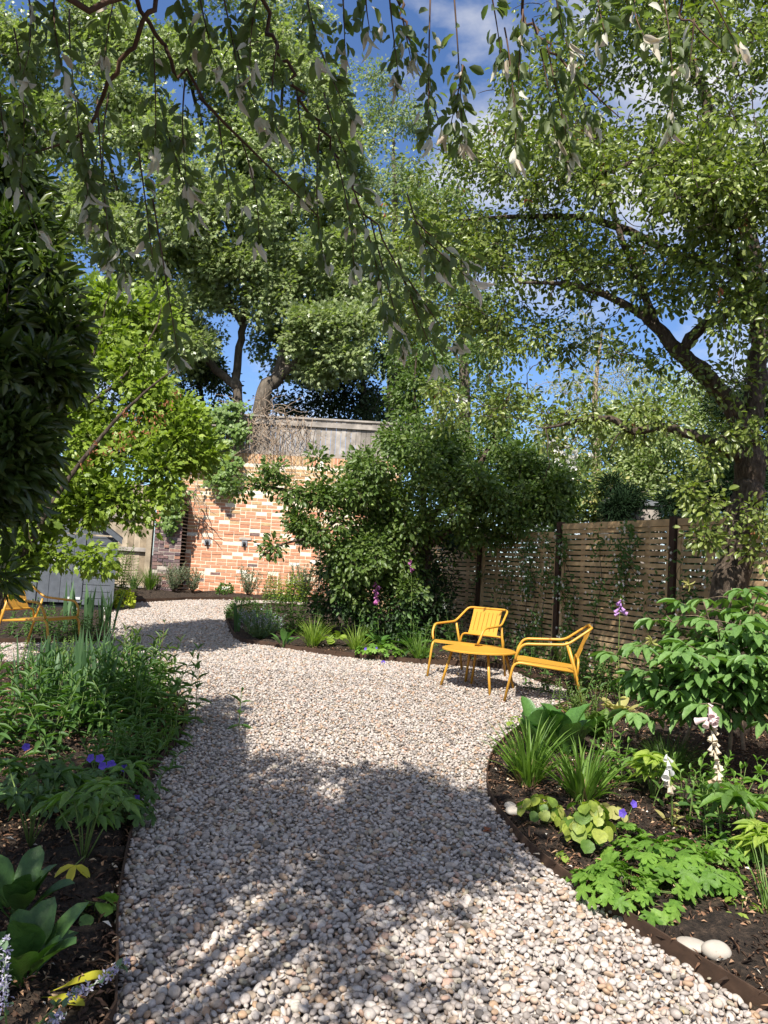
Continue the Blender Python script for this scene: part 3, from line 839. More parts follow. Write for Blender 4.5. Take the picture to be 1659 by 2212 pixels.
for xx in (sr - .09, sr - .55, sl + .1):
    m = M(); box(m, (xx, SY - .012, sz0 + .03), (.11, .06, .085)); fo = m.build('foot', MT['white_paint'], shed, shed.location)

# ------------------------------------------------------------------ slatted fence up the right side
q2, q3 = P(1213, 1140, 9.3), P(1461, 1120, 7.6)
fu = np.array((q3.x - q2.x, q3.y - q2.y)); fu = fu / np.linalg.norm(fu)
PW = 1.85
def fpt(k):                                        # k = post number from the one between the two chairs; negative is farther off
    return np.array((q2.x, q2.y)) + fu * PW * k
top0 = P(1320, 1126, 8.4).z
fence = thing('slatted_fence', 'long fence of horizontal brown timber slats with dark posts', 'fence', (q2.x, q2.y, float(gz(0, q2.y))))
fa = math.atan2(fu[1], fu[0]); FR = rotz(fa)
fn = np.array((fu[1], -fu[0]))                     # towards the garden side?
if np.dot(fn, np.array((0, 0)) - np.array((q2.x, q2.y))) < 0: fn = -fn
for k in range(-5, 3):
    a, b = fpt(k), fpt(k + 1)
    if a[1] > WY - .05: continue
    if a[1] > 15.9: a = a
    top = top0 - (0.0 if k >= 0 else 0.095 * (-k) if k > -3 else 0.25)
    H = 1.80
    cx_, cy_ = (a + b) / 2
    W = PW - 0.10
    m = M()
    z = top - .075
    while z > top - H + .06:
        box(m, (cx_ + rng.normal(0, .001), cy_, z - .0225), (W - .09, .018, .045), 0, FR); z -= .0635
    for off, wd in ((0, 0.0),):
        pass
    box(m, (cx_ + fn[0] * .004, cy_ + fn[1] * .004, top - .035), (W, .04, .07), 0, FR)
    for s in (-1, 1):
        c = np.array((cx_, cy_)) + fu * s * (W / 2 - .022)
        box(m, (c[0] + fn[0] * .002, c[1] + fn[1] * .002, top - .075 - (H - .08) / 2), (.044, .034, H - .08), 0, FR)
    for s in (-.3, .3):
        c = np.array((cx_, cy_)) + fu * s * W - fn * .022
        box(m, (c[0], c[1], top - H / 2 - .04), (.05, .022, H - .1), 0, FR)
    m.build('slat_panel', MT['slat'], fence, fence.location)
    if k == 2: continue
for k in range(-4, 4):
    a = fpt(k)
    tp = top0 + .02 - (0.0 if k >= 0 else 0.095 * (-k - 1) if k > -3 else 0.2)
    if k == 0: tp = top0 + .025
    g0 = float(gz(0, a[1])) - .2
    m = M(); box(m, (a[0] + fn[0] * .01, a[1] + fn[1] * .01, (g0 + tp) / 2), (.075, .075, tp - g0), 0, FR)
    m.build('post', MT['post'], fence, fence.location)

# ------------------------------------------------------------------ yellow metal chairs and table
def slotted(m, origin, ux, uy, W, H, nsl, th=.004, rim=.045, gap=.006):
    # a metal plate with long slots, W along ux and H along uy
    ux, uy = nrm(A(ux)), nrm(A(uy)); n = np.cross(ux, uy)
    Rm = np.stack([ux, uy, n], 1)
    o = A(origin)
    for v0 in (-H / 2 + rim / 2, H / 2 - rim / 2):
        box(m, o + uy * v0, (W, rim, th), 0, Rm)
    sw = W / nsl
    for i in range(nsl):
        box(m, o + ux * (-W / 2 + (i + .5) * sw), (sw - gap, H - 2 * rim + .0006, th * 0.98), 0, Rm)
def chair(label, c, az, fwd_len=1.0):
    base = (c[0], c[1], float(gz(c[0], c[1])) + .018)
    t = thing('lounge_chair', label, 'chair', base, 'yellow metal lounge chairs', az)
    r = .0125; Y = MT['yellow']
    tilt = SLOPE * math.cos(az)                      # feet follow the gravel
    def fz(y): return y * tilt
    for s in (-1, 1):
        m = M()
        tube(m, rounded([(s * .27, .37, fz(.37) - .012), (s * .27, .295, .365), (s * .262, -.235, .315)], .07), r, 8)
        m.build('front_leg', Y, t)
        m = M()
        tube(m, [(s * .285, -.185, .535), (s * .275, -.25, .33), (s * .275, -.335, fz(-.335) - .012)], r, 8)
        m.build('rear_leg', Y, t)
    m = M()
    half = [(.272, .285, .372), (.295, .275, .44), (.305, .225, .535), (.29, -.17, .555), (.25, -.385, .715)]
    pts = [(-x, y, z) for x, y, z in half] + [(x, y, z) for x, y, z in half[::-1]]
    tube(m, rounded(pts, .055, 6), r, 8)
    m.build('arm_frame', Y, t)
    m = M()
    tube(m, rounded([(-.275, -.27, .29), (-.262, -.275, .425), (.262, -.275, .425), (.275, -.27, .29)], .06), r * .9, 8)
    m.build('back_support', Y, t)
    m = M()
    up = np.array((0, -.385 + .272, .715 - .425)); 
    slotted(m, (0, -.3285, .568), (1, 0, 0), up, .36, np.linalg.norm(up) - .004, 7)
    m.build('backrest', Y, t)
    m = M()
    sd = np.array((0, .53, .05))
    slotted(m, (0, .03, .349), (1, 0, 0), sd, .49, np.linalg.norm(sd), 9)
    box(m, (0, .297, .36), (.49, .004, .03)); box(m, (0, -.236, .318), (.5, .016, .016))
    m.build('seat', Y, t)
    return t
def az_of(f):                                       # local +y points along f
    return math.atan2(-f[0], f[1])
def foot(px, py): 
    g = G(px, py); return np.array((g.x, g.y))
a1, a2 = foot(924, 1464), foot(1029, 1478); a3, a4 = foot(993, 1450), foot(1090, 1463)
fw = (a1 + a2) / 2 - (a3 + a4) / 2
chair('yellow metal chair behind the round table, its slatted back turned to the fence', (a1 + a2 + a3 + a4) / 4, az_of(fw))
n1, n2 = foot(1091, 1522), foot(1099, 1503)
ax = nrm(n2 - n1); fw2 = np.array((-0.975, 0.20))
cc = n1 + np.array((-fw2[1], fw2[0])) * -.27 - fw2 * .36
chair('yellow metal chair at the right of the table, seen from its side', cc, az_of(fw2))
l1 = foot(174, 1407)
fw3 = nrm(np.array((0.96, -0.22)))
cl = l1 + np.array((fw3[1], -fw3[0])) * .27 - fw3 * .36
chair('lone yellow metal chair half hidden behind the irises on the left', cl, az_of(fw3))

tl = [foot(951, 1485), foot(1058, 1506), foot(1110, 1494), foot(1005, 1477)]
tcn = sum(tl) / 4
tz = float(gz(0, tcn[1])) + .018
tb = thing('round_table', 'low round yellow metal table between the two chairs', 'table', (tcn[0], tcn[1], tz))
m = M()
RT, HT = .365, .385
an = np.linspace(0, 2 * math.pi, 65)[:-1]
ring = np.stack([np.cos(an), np.sin(an)], -1)
prof = [(0.0, HT), (RT * .96, HT), (RT, HT - .006), (RT, HT - .018), (RT - .012, HT - .020), (RT - .012, HT - .004), (0, HT - .004)]
v = np.concatenate([np.concatenate([ring * rr, np.full((64, 1), zz)], 1) for rr, zz in prof[1:-1]] + [np.array([(0, 0, HT), (0, 0, HT - .004)])])
fs = []
for k in range(4):
    for i in range(64): j = (i + 1) % 64; fs.append((k * 64 + i, k * 64 + j, k * 64 + 64 + j, k * 64 + 64 + i))
for i in range(64):
    j = (i + 1) % 64; fs += [(320, j, i), (321, 256 + i, 256 + j)]
m.add(v, fs, 0, False)
m.build('table_top', MT['yellow'], tb)
for q in tl:
    d = q - tcn
    m = M(); zf = float(gz(0, q[1])) + .006 - tz
    tube(m, [(d[0], d[1], zf), (d[0] * .72, d[1] * .72, HT - .018)], .0135, 8)
    m.build('leg', MT['yellow'], tb)
# ------------------------------------------------------------------ trees
def in_blobs(rng, blobs, dens):
    # blobs: (centre, radii, share); gives clumped points with gaps
    out = []
    for c, r, n in blobs:
        r = np.asarray(r, float)
        nn = max(1, int(n * dens))
        p = rng.normal(size=(nn * 3, 3)); p = nrm(p) * (rng.random((nn * 3, 1)) ** 0.42)
        q = A(c) + p * r
        ph = q * 3.1 / max(r.mean(), .2) * .6
        k = np.sin(ph[:, 0] * 1.7 + ph[:, 2]) + np.sin(ph[:, 1] * 1.3 - ph[:, 2] * 1.9) + np.sin(ph[:, 2] * 2.1 + ph[:, 0] * .7)
        q = q[np.argsort(-(k + rng.normal(0, .9, len(k))))[:nn]]
        out.append(q)
    return np.concatenate(out)
def grow(m, limbs, targets, rng, twig=.006, sides=4, mat=0, sag=.1, thick=.35):
    nodes, rads = [], []
    for pts, rad in limbs:
        sp = smooth_path(pts, 6)
        rr = np.interp(np.linspace(0, 1, len(sp)), np.linspace(0, 1, len(rad)), rad)
        wob = rng.normal(0, 1, sp.shape) * rr[:, None] * .12
        tube(m, sp + wob, rr, 10, mat)
        nodes.append(sp[2:]); rads.append(rr[2:])
    nodes = np.concatenate(nodes); rads = np.concatenate(rads)
    d0 = np.min(np.linalg.norm(targets[:, None] - nodes[None], axis=2), 1)
    tips = []
    cap = len(nodes) + len(targets) * 5 + 5
    NA = np.zeros((cap, 3)); RA = np.zeros(cap); n = len(nodes); NA[:n] = nodes; RA[:n] = rads
    for i in np.argsort(d0):
        tgt = targets[i]
        d = np.linalg.norm(NA[:n] - tgt, axis=1)
        j = int(np.argmin(d + (RA[:n] < twig * 1.3) * .05))
        s = NA[j]; L = d[j]
        if L < .02: continue
        mid = (s + tgt) / 2 + rng.normal(0, .13, 3) * L + np.array((0, 0, sag * L))
        t = np.linspace(0, 1, 6)[:, None]
        path = (1 - t) ** 2 * s + 2 * t * (1 - t) * mid + t * t * tgt
        path[1:-1] += rng.normal(0, .025, (4, 3)) * L
        r0 = max(twig, min(RA[j] * .75, twig * 1.2 + thick * .022 * L))
        rr = np.linspace(r0, twig * .6, 6)
        tube(m, path, rr, sides, mat, cap=False)
        NA[n:n + 5] = path[1:]; RA[n:n + 5] = rr[1:]; n += 5
        tips.append(path[2:])
    return np.array(tips)                        # (K,4,3) outer part of every twig
def spray(m, T, tips, per, rng, L, W, jit, mats=(0,), probs=None, droop=.3, flat=.6, face=.55):
    K = len(tips)
    n = rng.poisson(per, K)
    idx = np.repeat(np.arange(K), n)
    u = rng.random(len(idx)) * 3
    i0 = np.minimum(u.astype(int), 2); fr = (u - i0)[:, None]
    p = tips[idx, i0] * (1 - fr) + tips[idx, i0 + 1] * fr
    ax = nrm(tips[:, -1] - tips[:, 0])[idx]
    off = rand_dirs(rng, len(idx))
    p = p + off * (jit * rng.random(len(idx)) ** .6)[:, None]
    d = nrm(ax * .5 + off * 1.0 + np.array((0, 0, -droop)))
    up = nrm(np.array((0, 0, 1.0)) * flat * .6 + np.array((-.35, -.85, .3)) * face + rand_dirs(rng, len(idx)) * .75)
    l = L * rng.lognormal(0, .2, len(idx)); w = W / L * l
    if len(mats) == 1:
        leaves(m, T, p, d, up, l, w, mats[0])
    else:
        c = rng.choice(len(mats), len(idx), p=probs)
        for k, mt in enumerate(mats):
            s = c == k
            if s.any(): leaves(m, T, p[s], d[s], up[s], l[s], w[s], mt)
    return p
def B(px, py, d, r, n):                            # a mass of foliage seen at this spot, this far off
    r = (r, r, r) if not isinstance(r, tuple) else r
    return (P(px, py, d), r, n)
def tree(name, label, cat, base, limbs, blobs, leafm, T, L, W, per, jit, bark, seed, dens=1.0, twig=.006, probs=None, group=None, droop=.3, extra=None, sag=.1, thick=.35, flat=.6, bare=0, face=.55):
    rng = np.random.default_rng(seed)
    t = thing(name, label, cat, base, group)
    mt = M()
    tg = in_blobs(rng, blobs, dens)
    nb = int(len(tg) * bare)
    both = np.concatenate([tg, in_blobs(rng, blobs, dens * bare)]) if bare else tg
    tips = grow(mt, limbs, both, rng, twig, 4, 0, sag, thick)
    if bare: tips = tips[rng.permutation(len(tips))[:len(tg)]]
    mt.build('trunk', bark, t, base)
    mc = M()
    lm = leafm if isinstance(leafm, list) else [leafm]
    pts = spray(mc, T, tips, per, rng, L, W, jit, tuple(range(len(lm))), probs, droop, flat, face)
    mc.build('crown', lm, t, base)
    if extra: extra(t, base, pts, rng)
    return t
def onG(px, py, d, dz=-.05):
    p = P(px, py, d); return Vector((p.x, p.y, float(gz(p.x, p.y)) + dz))

# --- big maple behind the wall
D = 19.5
b1 = onG(512, 1250, D)
limbs = [([b1, P(513, 880, D), P(512, 800, D), P(525, 700, D), P(545, 600, D), P(560, 480, D), P(600, 330, D), P(610, 160, D), P(600, 20, D)], [.15, .125, .105, .09, .08, .065, .05, .035, .02]),
         ([onG(560, 1250, D - .4), P(562, 890, D - .4), P(598, 815, D - .4), P(628, 745, D - .3), P(680, 660, D), P(735, 560, D + .5), P(760, 420, D)], [.21, .20, .175, .15, .115, .07, .035]),
         ([P(600, 815, D - .4), P(660, 770, D - .9), P(720, 745, D - 1.2)], [.14, .09, .05]),
         ([P(525, 700, D), P(480, 635, D - .5), P(430, 560, D - 1), P(400, 420, D - 1)], [.11, .09, .07, .04]),
         ([P(513, 840, D), P(430, 760, D - .2), P(400, 690, D), P(300, 560, D), P(250, 400, D), P(210, 220, D)], [.11, .10, .09, .07, .05, .03]),
         ([P(545, 600, D), P(480, 450, D + .5), P(430, 250, D), P(380, 60, D)], [.09, .07, .05, .03])]
bl = []
rr = np.random.default_rng(21)
for px, py, d, r, n in ((120, 60, 18.5, 1.7, 75), (330, 40, 18, 1.6, 75), (520, 60, 19, 1.4, 60), (230, 220, 18, 1.7, 80), (430, 200, 18.5, 1.6, 75), (620, 190, 19, 1.5, 65),
                        (90, 330, 18.5, 1.6, 60), (330, 380, 17.8, 1.6, 75), (520, 360, 18.5, 1.5, 65), (690, 330, 19.5, 1.35, 60), (250, 520, 18, 1.5, 55), (420, 520, 18.5, 1.3, 40),
                        (600, 500, 19.5, 1.3, 45), (740, 470, 19.5, 1.2, 50), (160, 640, 18.5, 1.4, 45), (680, 640, 19, 1.1, 45), (745, 700, 18.5, .95, 50), (400, 640, 19, 1.1, 28), (330, 760, 19, 1.2, 40),
                        (620, 660, 20.5, 1.0, 22), (700, 790, 18.8, .8, 38), (640, 60, 19.5, 1.2, 34), (40, 500, 18, 1.6, 40), (-80, 200, 18, 1.8, 40), (-60, 20, 18.5, 1.8, 40), (470, -90, 19, 1.8, 50), (250, -100, 18, 1.8, 50), (30, 120, 18.5, 1.5, 60), (220, 60, 18.8, 1.5, 60), (150, 420, 18.5, 1.5, 60), (420, 440, 17.5, 1.2, 50), (560, 270, 19, 1.3, 50), (700, 240, 19.5, 1.1, 44), (770, 330, 19.8, 1.0, 40), (640, 420, 19, 1.2, 50), (330, 300, 18.5, 1.4, 60), (520, 480, 18, 1.0, 36), (250, 640, 18.5, 1.1, 40), (80, 700, 19, 1.3, 40), (560, 580, 19.8, .9, 30), (800, 580, 20, 1.0, 46), (760, 640, 19, .9, 44), (380, 530, 19.5, 1.2, 44), (180, 300, 19, 1.5, 50), (460, 600, 21, 1.1, 48), (590, 660, 21.5, 1.1, 50), (680, 720, 21, 1.0, 50), (420, 690, 21, 1.0, 44), (570, 560, 20.5, 1.1, 44), (640, 800, 21.5, .8, 36), (480, 500, 20.5, 1.1, 44), (740, 790, 20, .8, 40), (330, 660, 20, 1.1, 44), (590, 740, 22, .7, 30), (440, 790, 21.5, .8, 34), (700, 560, 20.5, 1.0, 44), (640, 480, 20, 1.1, 40), (380, 480, 20, 1.3, 60), (300, 440, 20, 1.3, 60), (200, 480, 20, 1.3, 60), (560, 420, 20, 1.2, 60), (480, 400, 19, 1.2, 60), (100, 200, 19.5, 1.4, 60), (400, 120, 19.5, 1.4, 60), (560, 140, 19.8, 1.2, 50), (660, 120, 20, 1.0, 40), (300, 180, 19.5, 1.4, 60), (30, 600, 19, 1.4, 50), (760, 560, 19, .9, 44), (560, 650, 18.3, .6, 24), (650, 590, 18.3, .8, 40), (440, 630, 18.3, .7, 30), (430, 745, 18.5, .6, 26), (350, 800, 18.8, .8, 34), (690, 690, 18.2, .75, 44), (740, 770, 18.4, .6, 36), (640, 740, 18.2, .35, 14), (480, 560, 18, .7, 30), (560, 540, 18, .7, 30)):
    bl.append(B(px, py, d, (r, r * .8, r * .85), n))
tree('maple_tree', 'tall leaning maple with two trunks rising behind the brick wall', 'tree', b1, limbs, bl, [MT['maple'], MT['maple_pale']], T_MAPLE, .105, .112, 52, .38, MT['bark_grey'], 31, 1.0, .012, [.5, .5], thick=.9, face=.8)

# --- ash-like tree behind, right of the maple
b2 = onG(850, 1200, 30)
tree('ash_tree', 'tall hazy green ash tree showing in the gap of blue sky', 'tree', b2,
     [([b2, P(850, 900, 30), P(855, 600, 30), P(850, 300, 30)], [.35, .3, .2, .06])],
     [B(790, 210, 30, 1.4, 40), B(860, 260, 30, 1.5, 45), B(820, 380, 30, 1.7, 55), B(900, 430, 30, 1.6, 45), B(840, 560, 30, 1.8, 55), B(920, 620, 30, 1.8, 45), B(860, 740, 29, 1.8, 50), B(770, 640, 30, 1.5, 35)],
     MT['ash'], T_SIMPLE, .16, .075, 34, .5, MT['bark_grey'], 33, 1.0, .012, droop=.5, thick=.8)
b2 = onG(1010, 1200, 22)
tree('birch_tree', 'light green tree beyond the slatted fence, left of the apple crown', 'tree', b2,
     [([b2, P(1005, 900, 22), P(1000, 600, 22), P(990, 400, 22)], [.22, .18, .1, .04])],
     [B(940, 420, 22, 1.1, 40), B(900, 540, 22, 1.1, 40), B(1010, 560, 22, 1.2, 40), B(950, 680, 21, 1.2, 45), B(1060, 700, 22, 1.2, 36), B(880, 740, 21, 1.0, 40), B(1000, 800, 21, 1.1, 40), B(1100, 830, 21, 1.1, 30)],
     [MT['hedge'], MT['bush']], T_OVAL, .10, .06, 36, .4, MT['bark_grey'], 35, 1.0, .01, [.7, .3], thick=.8)
b2 = onG(1290, 1200, 42)
tree('silvery_tree', 'pale silvery tree far off beyond the fence under the apple boughs', 'tree', b2,
     [([b2, P(1290, 1000, 42), P(1285, 850, 42), P(1300, 720, 42)], [.3, .25, .15, .05])],
     [B(1260, 740, 42, 1.9, 40), B(1330, 790, 42, 2.0, 40), B(1230, 850, 42, 2.1, 40), B(1300, 880, 42, 2.2, 40), B(1400, 850, 42, 2.0, 36), B(1200, 930, 42, 2.0, 30), B(1420, 950, 40, 2.2, 30)],
     MT['far_pale'], T_SIMPLE, .16, .06, 22, .55, MT['pale_twig'], 36, 1.0, .02, droop=.4, thick=1.0)
b2 = onG(790, 1200, 21)
tree('holly_tree', 'dark dense holly behind the right end of the board fence', 'tree', b2,
     [([b2, P(790, 950, 21), P(780, 780, 21)], [.2, .15, .05])],
     [B(720, 850, 21, 1.0, 50), B(790, 820, 21, 1.1, 55), B(860, 850, 20, 1.0, 45), B(770, 740, 21.5, 1.0, 40), B(680, 880, 21, .8, 30), B(830, 930, 20, .9, 40)],
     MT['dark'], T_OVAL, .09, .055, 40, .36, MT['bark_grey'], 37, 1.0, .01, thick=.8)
b2 = onG(440, 1200, 21.5)
tree('dark_hedge_tree', 'dark bushy tree filling the space under the maple on the left', 'tree', b2,
     [([b2, P(440, 950, 21.5), P(430, 800, 21.5)], [.15, .1, .04])],
     [B(440, 820, 21.5, 1.0, 45), B(350, 860, 21, 1.1, 45), B(250, 850, 21, 1.2, 40), B(480, 880, 21, .7, 28), B(130, 850, 21, 1.3, 40), B(20, 850, 21, 1.3, 30), B(620, 880, 21.5, .6, 20), B(330, 720, 22, 1.0, 25), B(190, 700, 22, 1.1, 25)],
     [MT['dark'], MT['bush']], T_OVAL, .09, .05, 38, .38, MT['bark_grey'], 38, 1.0, .01, [.7, .3], thick=.8)

# --- shrubs beyond the slatted fence
def bush(name, label, cat, cx, cy, d, blobs, mat, T, L, W, per, jit, seed, bark='bark_grey', group=None, probs=None, extra=None, droop=.2, dens=1.0, twig=.007):
    b = onG(cx, cy, d)
    limbs = []
    rng = np.random.default_rng(seed)
    top = [A(x[0]) for x in blobs]
    for k in range(min(4, len(top))):
        limbs.append(([A(b) + rng.normal(0, .06, 3) * (1, 1, 0), A(b) * .5 + top[k] * .5 + rng.normal(0, .1, 3), top[k]], [.05, .04, .015]))
    return tree(name, label, cat, b, limbs, blobs, mat, T, L, W, per, jit, MT[bark], seed, dens, twig, probs, group, droop, extra)
bush('hedge_shrub', 'sunlit pale green shrub beyond the fence, left of the dark conifer', 'shrub', 1480, 1200, 13, [B(1440, 960, 13, .8, 90), B(1530, 930, 13.5, .8, 70), B(1500, 1060, 12.5, .6, 70), B(1400, 1050, 13, .6, 80), B(1330, 980, 14, .8, 90), B(1560, 1040, 13, .7, 36), B(1450, 870, 14, .7, 34), B(1350, 900, 15, .7, 34)], [MT['hedge'], MT['maple_pale']], T_OVAL, .06, .038, 40, .28, 41, probs=[.5, .5])
bush('hedge_shrub', 'sunny yellowish shrub beyond the fence, above its step down', 'shrub', 1230, 1180, 13, [B(1230, 1080, 13, .55, 70), B(1290, 1090, 12.5, .5, 70), B(1190, 1010, 14, .6, 60), B(1250, 960, 15, .7, 70), B(1330, 1080, 13, .45, 50)], [MT['hedge'], MT['faded_leaf']], T_OVAL, .06, .036, 32, .26, 42, probs=[.75, .25])
b2 = onG(1640, 1250, 10.5)
def conifer(label, pb, blobs, seed):
    return bush('yew_tree', label, 'tree', pb[0], pb[1], pb[2], blobs, MT['conifer'], T_LANCE, .07, .012, 90, .2, seed, droop=.05)
conifer('big dark yew behind the apple trunk and the fence', (1600, 1250, 11), [B(1590, 980, 11, .45, 50), B(1660, 920, 11.5, .6, 50), B(1600, 1060, 10.5, .45, 55), B(1690, 1020, 10.5, .7, 50), B(1510, 1075, 10.8, .28, 34), B(1445, 1090, 10.8, .16, 18), B(1640, 830, 12, .5, 36), B(1580, 880, 12, .35, 24)], 43)
conifer('small dark yew in the middle beyond the fence, before the sunny shrub', (1345, 1180, 11.5), [B(1365, 1075, 11.5, .13, 20), B(1335, 1095, 11.3, .16, 22), B(1320, 1050, 12, .08, 9)], 44)
def roses(spots):
    def f(t, base, pts, rng):
        for px, py, d, n in spots:
            m = M(); c = A(P(px, py, d))
            for k in range(n):
                q = c + rng.normal(0, .13, 3) * (1, .6, 1)
                dd = rand_dirs(rng, 9); dd[:, 1] -= .5
                leaves(m, T_ROUND, np.repeat(q[None], 9, 0), dd, rand_dirs(rng, 9), .055, .05)
            m.build('blossom', MT['white_petal'], t, base)
    return f
bush('white_rose', 'white rambling rose blooming above the middle bush', 'shrub', 980, 1200, 13.2, [B(960, 920, 13.2, .6, 40), B(1000, 1000, 13, .6, 40), B(930, 1020, 13, .6, 36), B(1060, 960, 13.4, .6, 36), B(1140, 1000, 13, .6, 40), B(1210, 1000, 13, .5, 30), B(1100, 1090, 12.5, .5, 40), B(1180, 1090, 12.4, .45, 36), B(1020, 1100, 12.5, .5, 36)],
     MT['bush'], T_OVAL, .055, .034, 30, .26, 45, extra=roses([(950, 890, 12.7, 14), (945, 925, 12.7, 10), (935, 975, 12.7, 8), (1195, 970, 12.5, 7), (1222, 985, 12.5, 10), (1215, 1020, 12.5, 8), (1010, 905, 12.7, 4), (985, 1130, 11.9, 9), (1040, 1125, 11.9, 6), (1255, 995, 12.6, 4)]))

rng = np.random.default_rng(46)
hb = A(P(1213, 1140, 9.3)); hb = np.array((hb[0] - fn[0] * 1.2, hb[1] - fn[1] * 1.2, gz(0, 10)))
N = 42000
kk = rng.uniform(-4.2, 3.2, N); dep = 0.75 + .9 * rng.random(N) ** .8 + .15 * np.sin(kk * 4)
hz = rng.uniform(0, 1, N) * (1.75 + .22 * np.sin(kk * 3.3) + .12 * np.sin(kk * 9))
q = np.array((q2.x, q2.y, 0)) + np.stack([fu[0] * PW * kk - fn[0] * dep, fu[1] * PW * kk - fn[1] * dep, hz], -1); q[:, 2] += gz(q[:, 0], q[:, 1])
ml = M(); leaves(ml, T_OVAL, q, rand_dirs(rng, N), rand_dirs(rng, N) + np.append(fn, .4), rng.uniform(.05, .085, N), .035)
HT_ = thing('privet_hedge', 'dark privet hedge growing close behind the slatted fence', 'hedge', hb)
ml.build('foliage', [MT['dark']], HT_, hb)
ms = M()
for k in np.arange(-4, 3.2, .25):
    c = np.array((q2.x, q2.y)) + fu * PW * k - fn * (1.2 + rng.normal(0, .08)); z0 = float(gz(0, c[1])) - .05
    tube(ms, [(c[0], c[1], z0), (c[0] + rng.normal(0, .05), c[1], z0 + .7), (c[0] + rng.normal(0, .12), c[1], z0 + 1.5)], [.02, .015, .006], 5)
ms.build('stem', MT['twig'], HT_, hb)

# neighbour's garden room roof seen over the fence
q = P(1372, 1086, 11.8)
gr = thing('garden_room', 'grey flat roof of a low garden building beyond the fence', 'building', (q.x, q.y, float(gz(0, q.y))))
m = M(); box(m, (q.x, q.y + .5, q.z), (.9, 1.2, .08)); m.build('roof', MT['grey_metal'], gr, gr.location)
m = M(); box(m, (q.x, q.y + .5, (q.z + gz(0, q.y)) / 2 - .04), (.8, 1.1, q.z - float(gz(0, q.y)) - .081)); m.build('wall', MT['grey_timber'], gr, gr.location)

def fruits(t, base, pts, rad):
    m = M(); m.add(ICO1[0] * rad * np.array((1, 1, .92)), ICO1[1]); first = m.build('apple', MT['fruit'], t, (0, 0, 0))
    for i, q in enumerate(pts):
        o = first if i == 0 else first.copy()
        if i: COL.objects.link(o); o.parent = t
        o.location = A(q) - A(base) + (0, 0, -.03)
# --- apple tree by the fence
AD = 6.3
ab = onG(1572, 1420, AD)
limbs = [([ab, P(1578, 1300, AD), P(1590, 1200, AD), P(1612, 1080, AD), P(1622, 1000, AD), P(1610, 930, AD), P(1582, 877, AD), P(1530, 818, AD), P(1469, 762, AD), P(1419, 707, AD), P(1359, 662, AD + .1), P(1244, 617, AD + .2), P(1120, 610, AD + .4)],
          [.17, .145, .135, .125, .12, .10, .085, .075, .065, .05, .036, .024, .01]),
         ([P(1469, 762, AD), P(1505, 715, AD - .1), P(1560, 682, AD - .2), P(1620, 640, AD - .4), P(1700, 560, AD - .6)], [.05, .048, .042, .035, .02]),
         ([P(1617, 1000, AD), P(1560, 965, AD - .1), P(1504, 942, AD - .15), P(1429, 922, AD - .2), P(1369, 930, AD - .3), P(1304, 902, AD - .2), P(1179, 925, AD)], [.06, .048, .042, .035, .03, .024, .01]),
         ([P(1612, 930, AD), P(1632, 860, AD), P(1640, 747, AD + .1), P(1630, 560, AD + .1), P(1590, 400, AD), P(1532, 300, AD - .1), P(1522, 200, AD), P(1430, 40, AD), P(1370, -60, AD)], [.09, .085, .08, .07, .06, .05, .045, .035, .02]),
         ([P(1620, 1010, AD), P(1655, 985, AD), P(1720, 930, AD + .1), P(1800, 800, AD)], [.09, .08, .06, .03]),
         ([P(1632, 600, AD), P(1480, 560, AD + .2), P(1360, 500, AD + .4), P(1250, 470, AD + .6), P(1110, 468, AD + .8), P(1000, 475, AD + 1)], [.045, .04, .036, .03, .022, .01]),
         ([P(1419, 707, AD), P(1380, 600, AD), P(1330, 480, AD + .2), P(1300, 330, AD + .2), P(1240, 200, AD + .2)], [.035, .03, .025, .02, .008]),
         ([P(1530, 300, AD - .1), P(1420, 330, AD - .3), P(1300, 370, AD - .3), P(1200, 340, AD)], [.03, .025, .018, .008]),
         ([P(1620, 640, AD - .4), P(1570, 480, AD - .9), P(1530, 420, AD - 1.1)], [.03, .02, .01])]
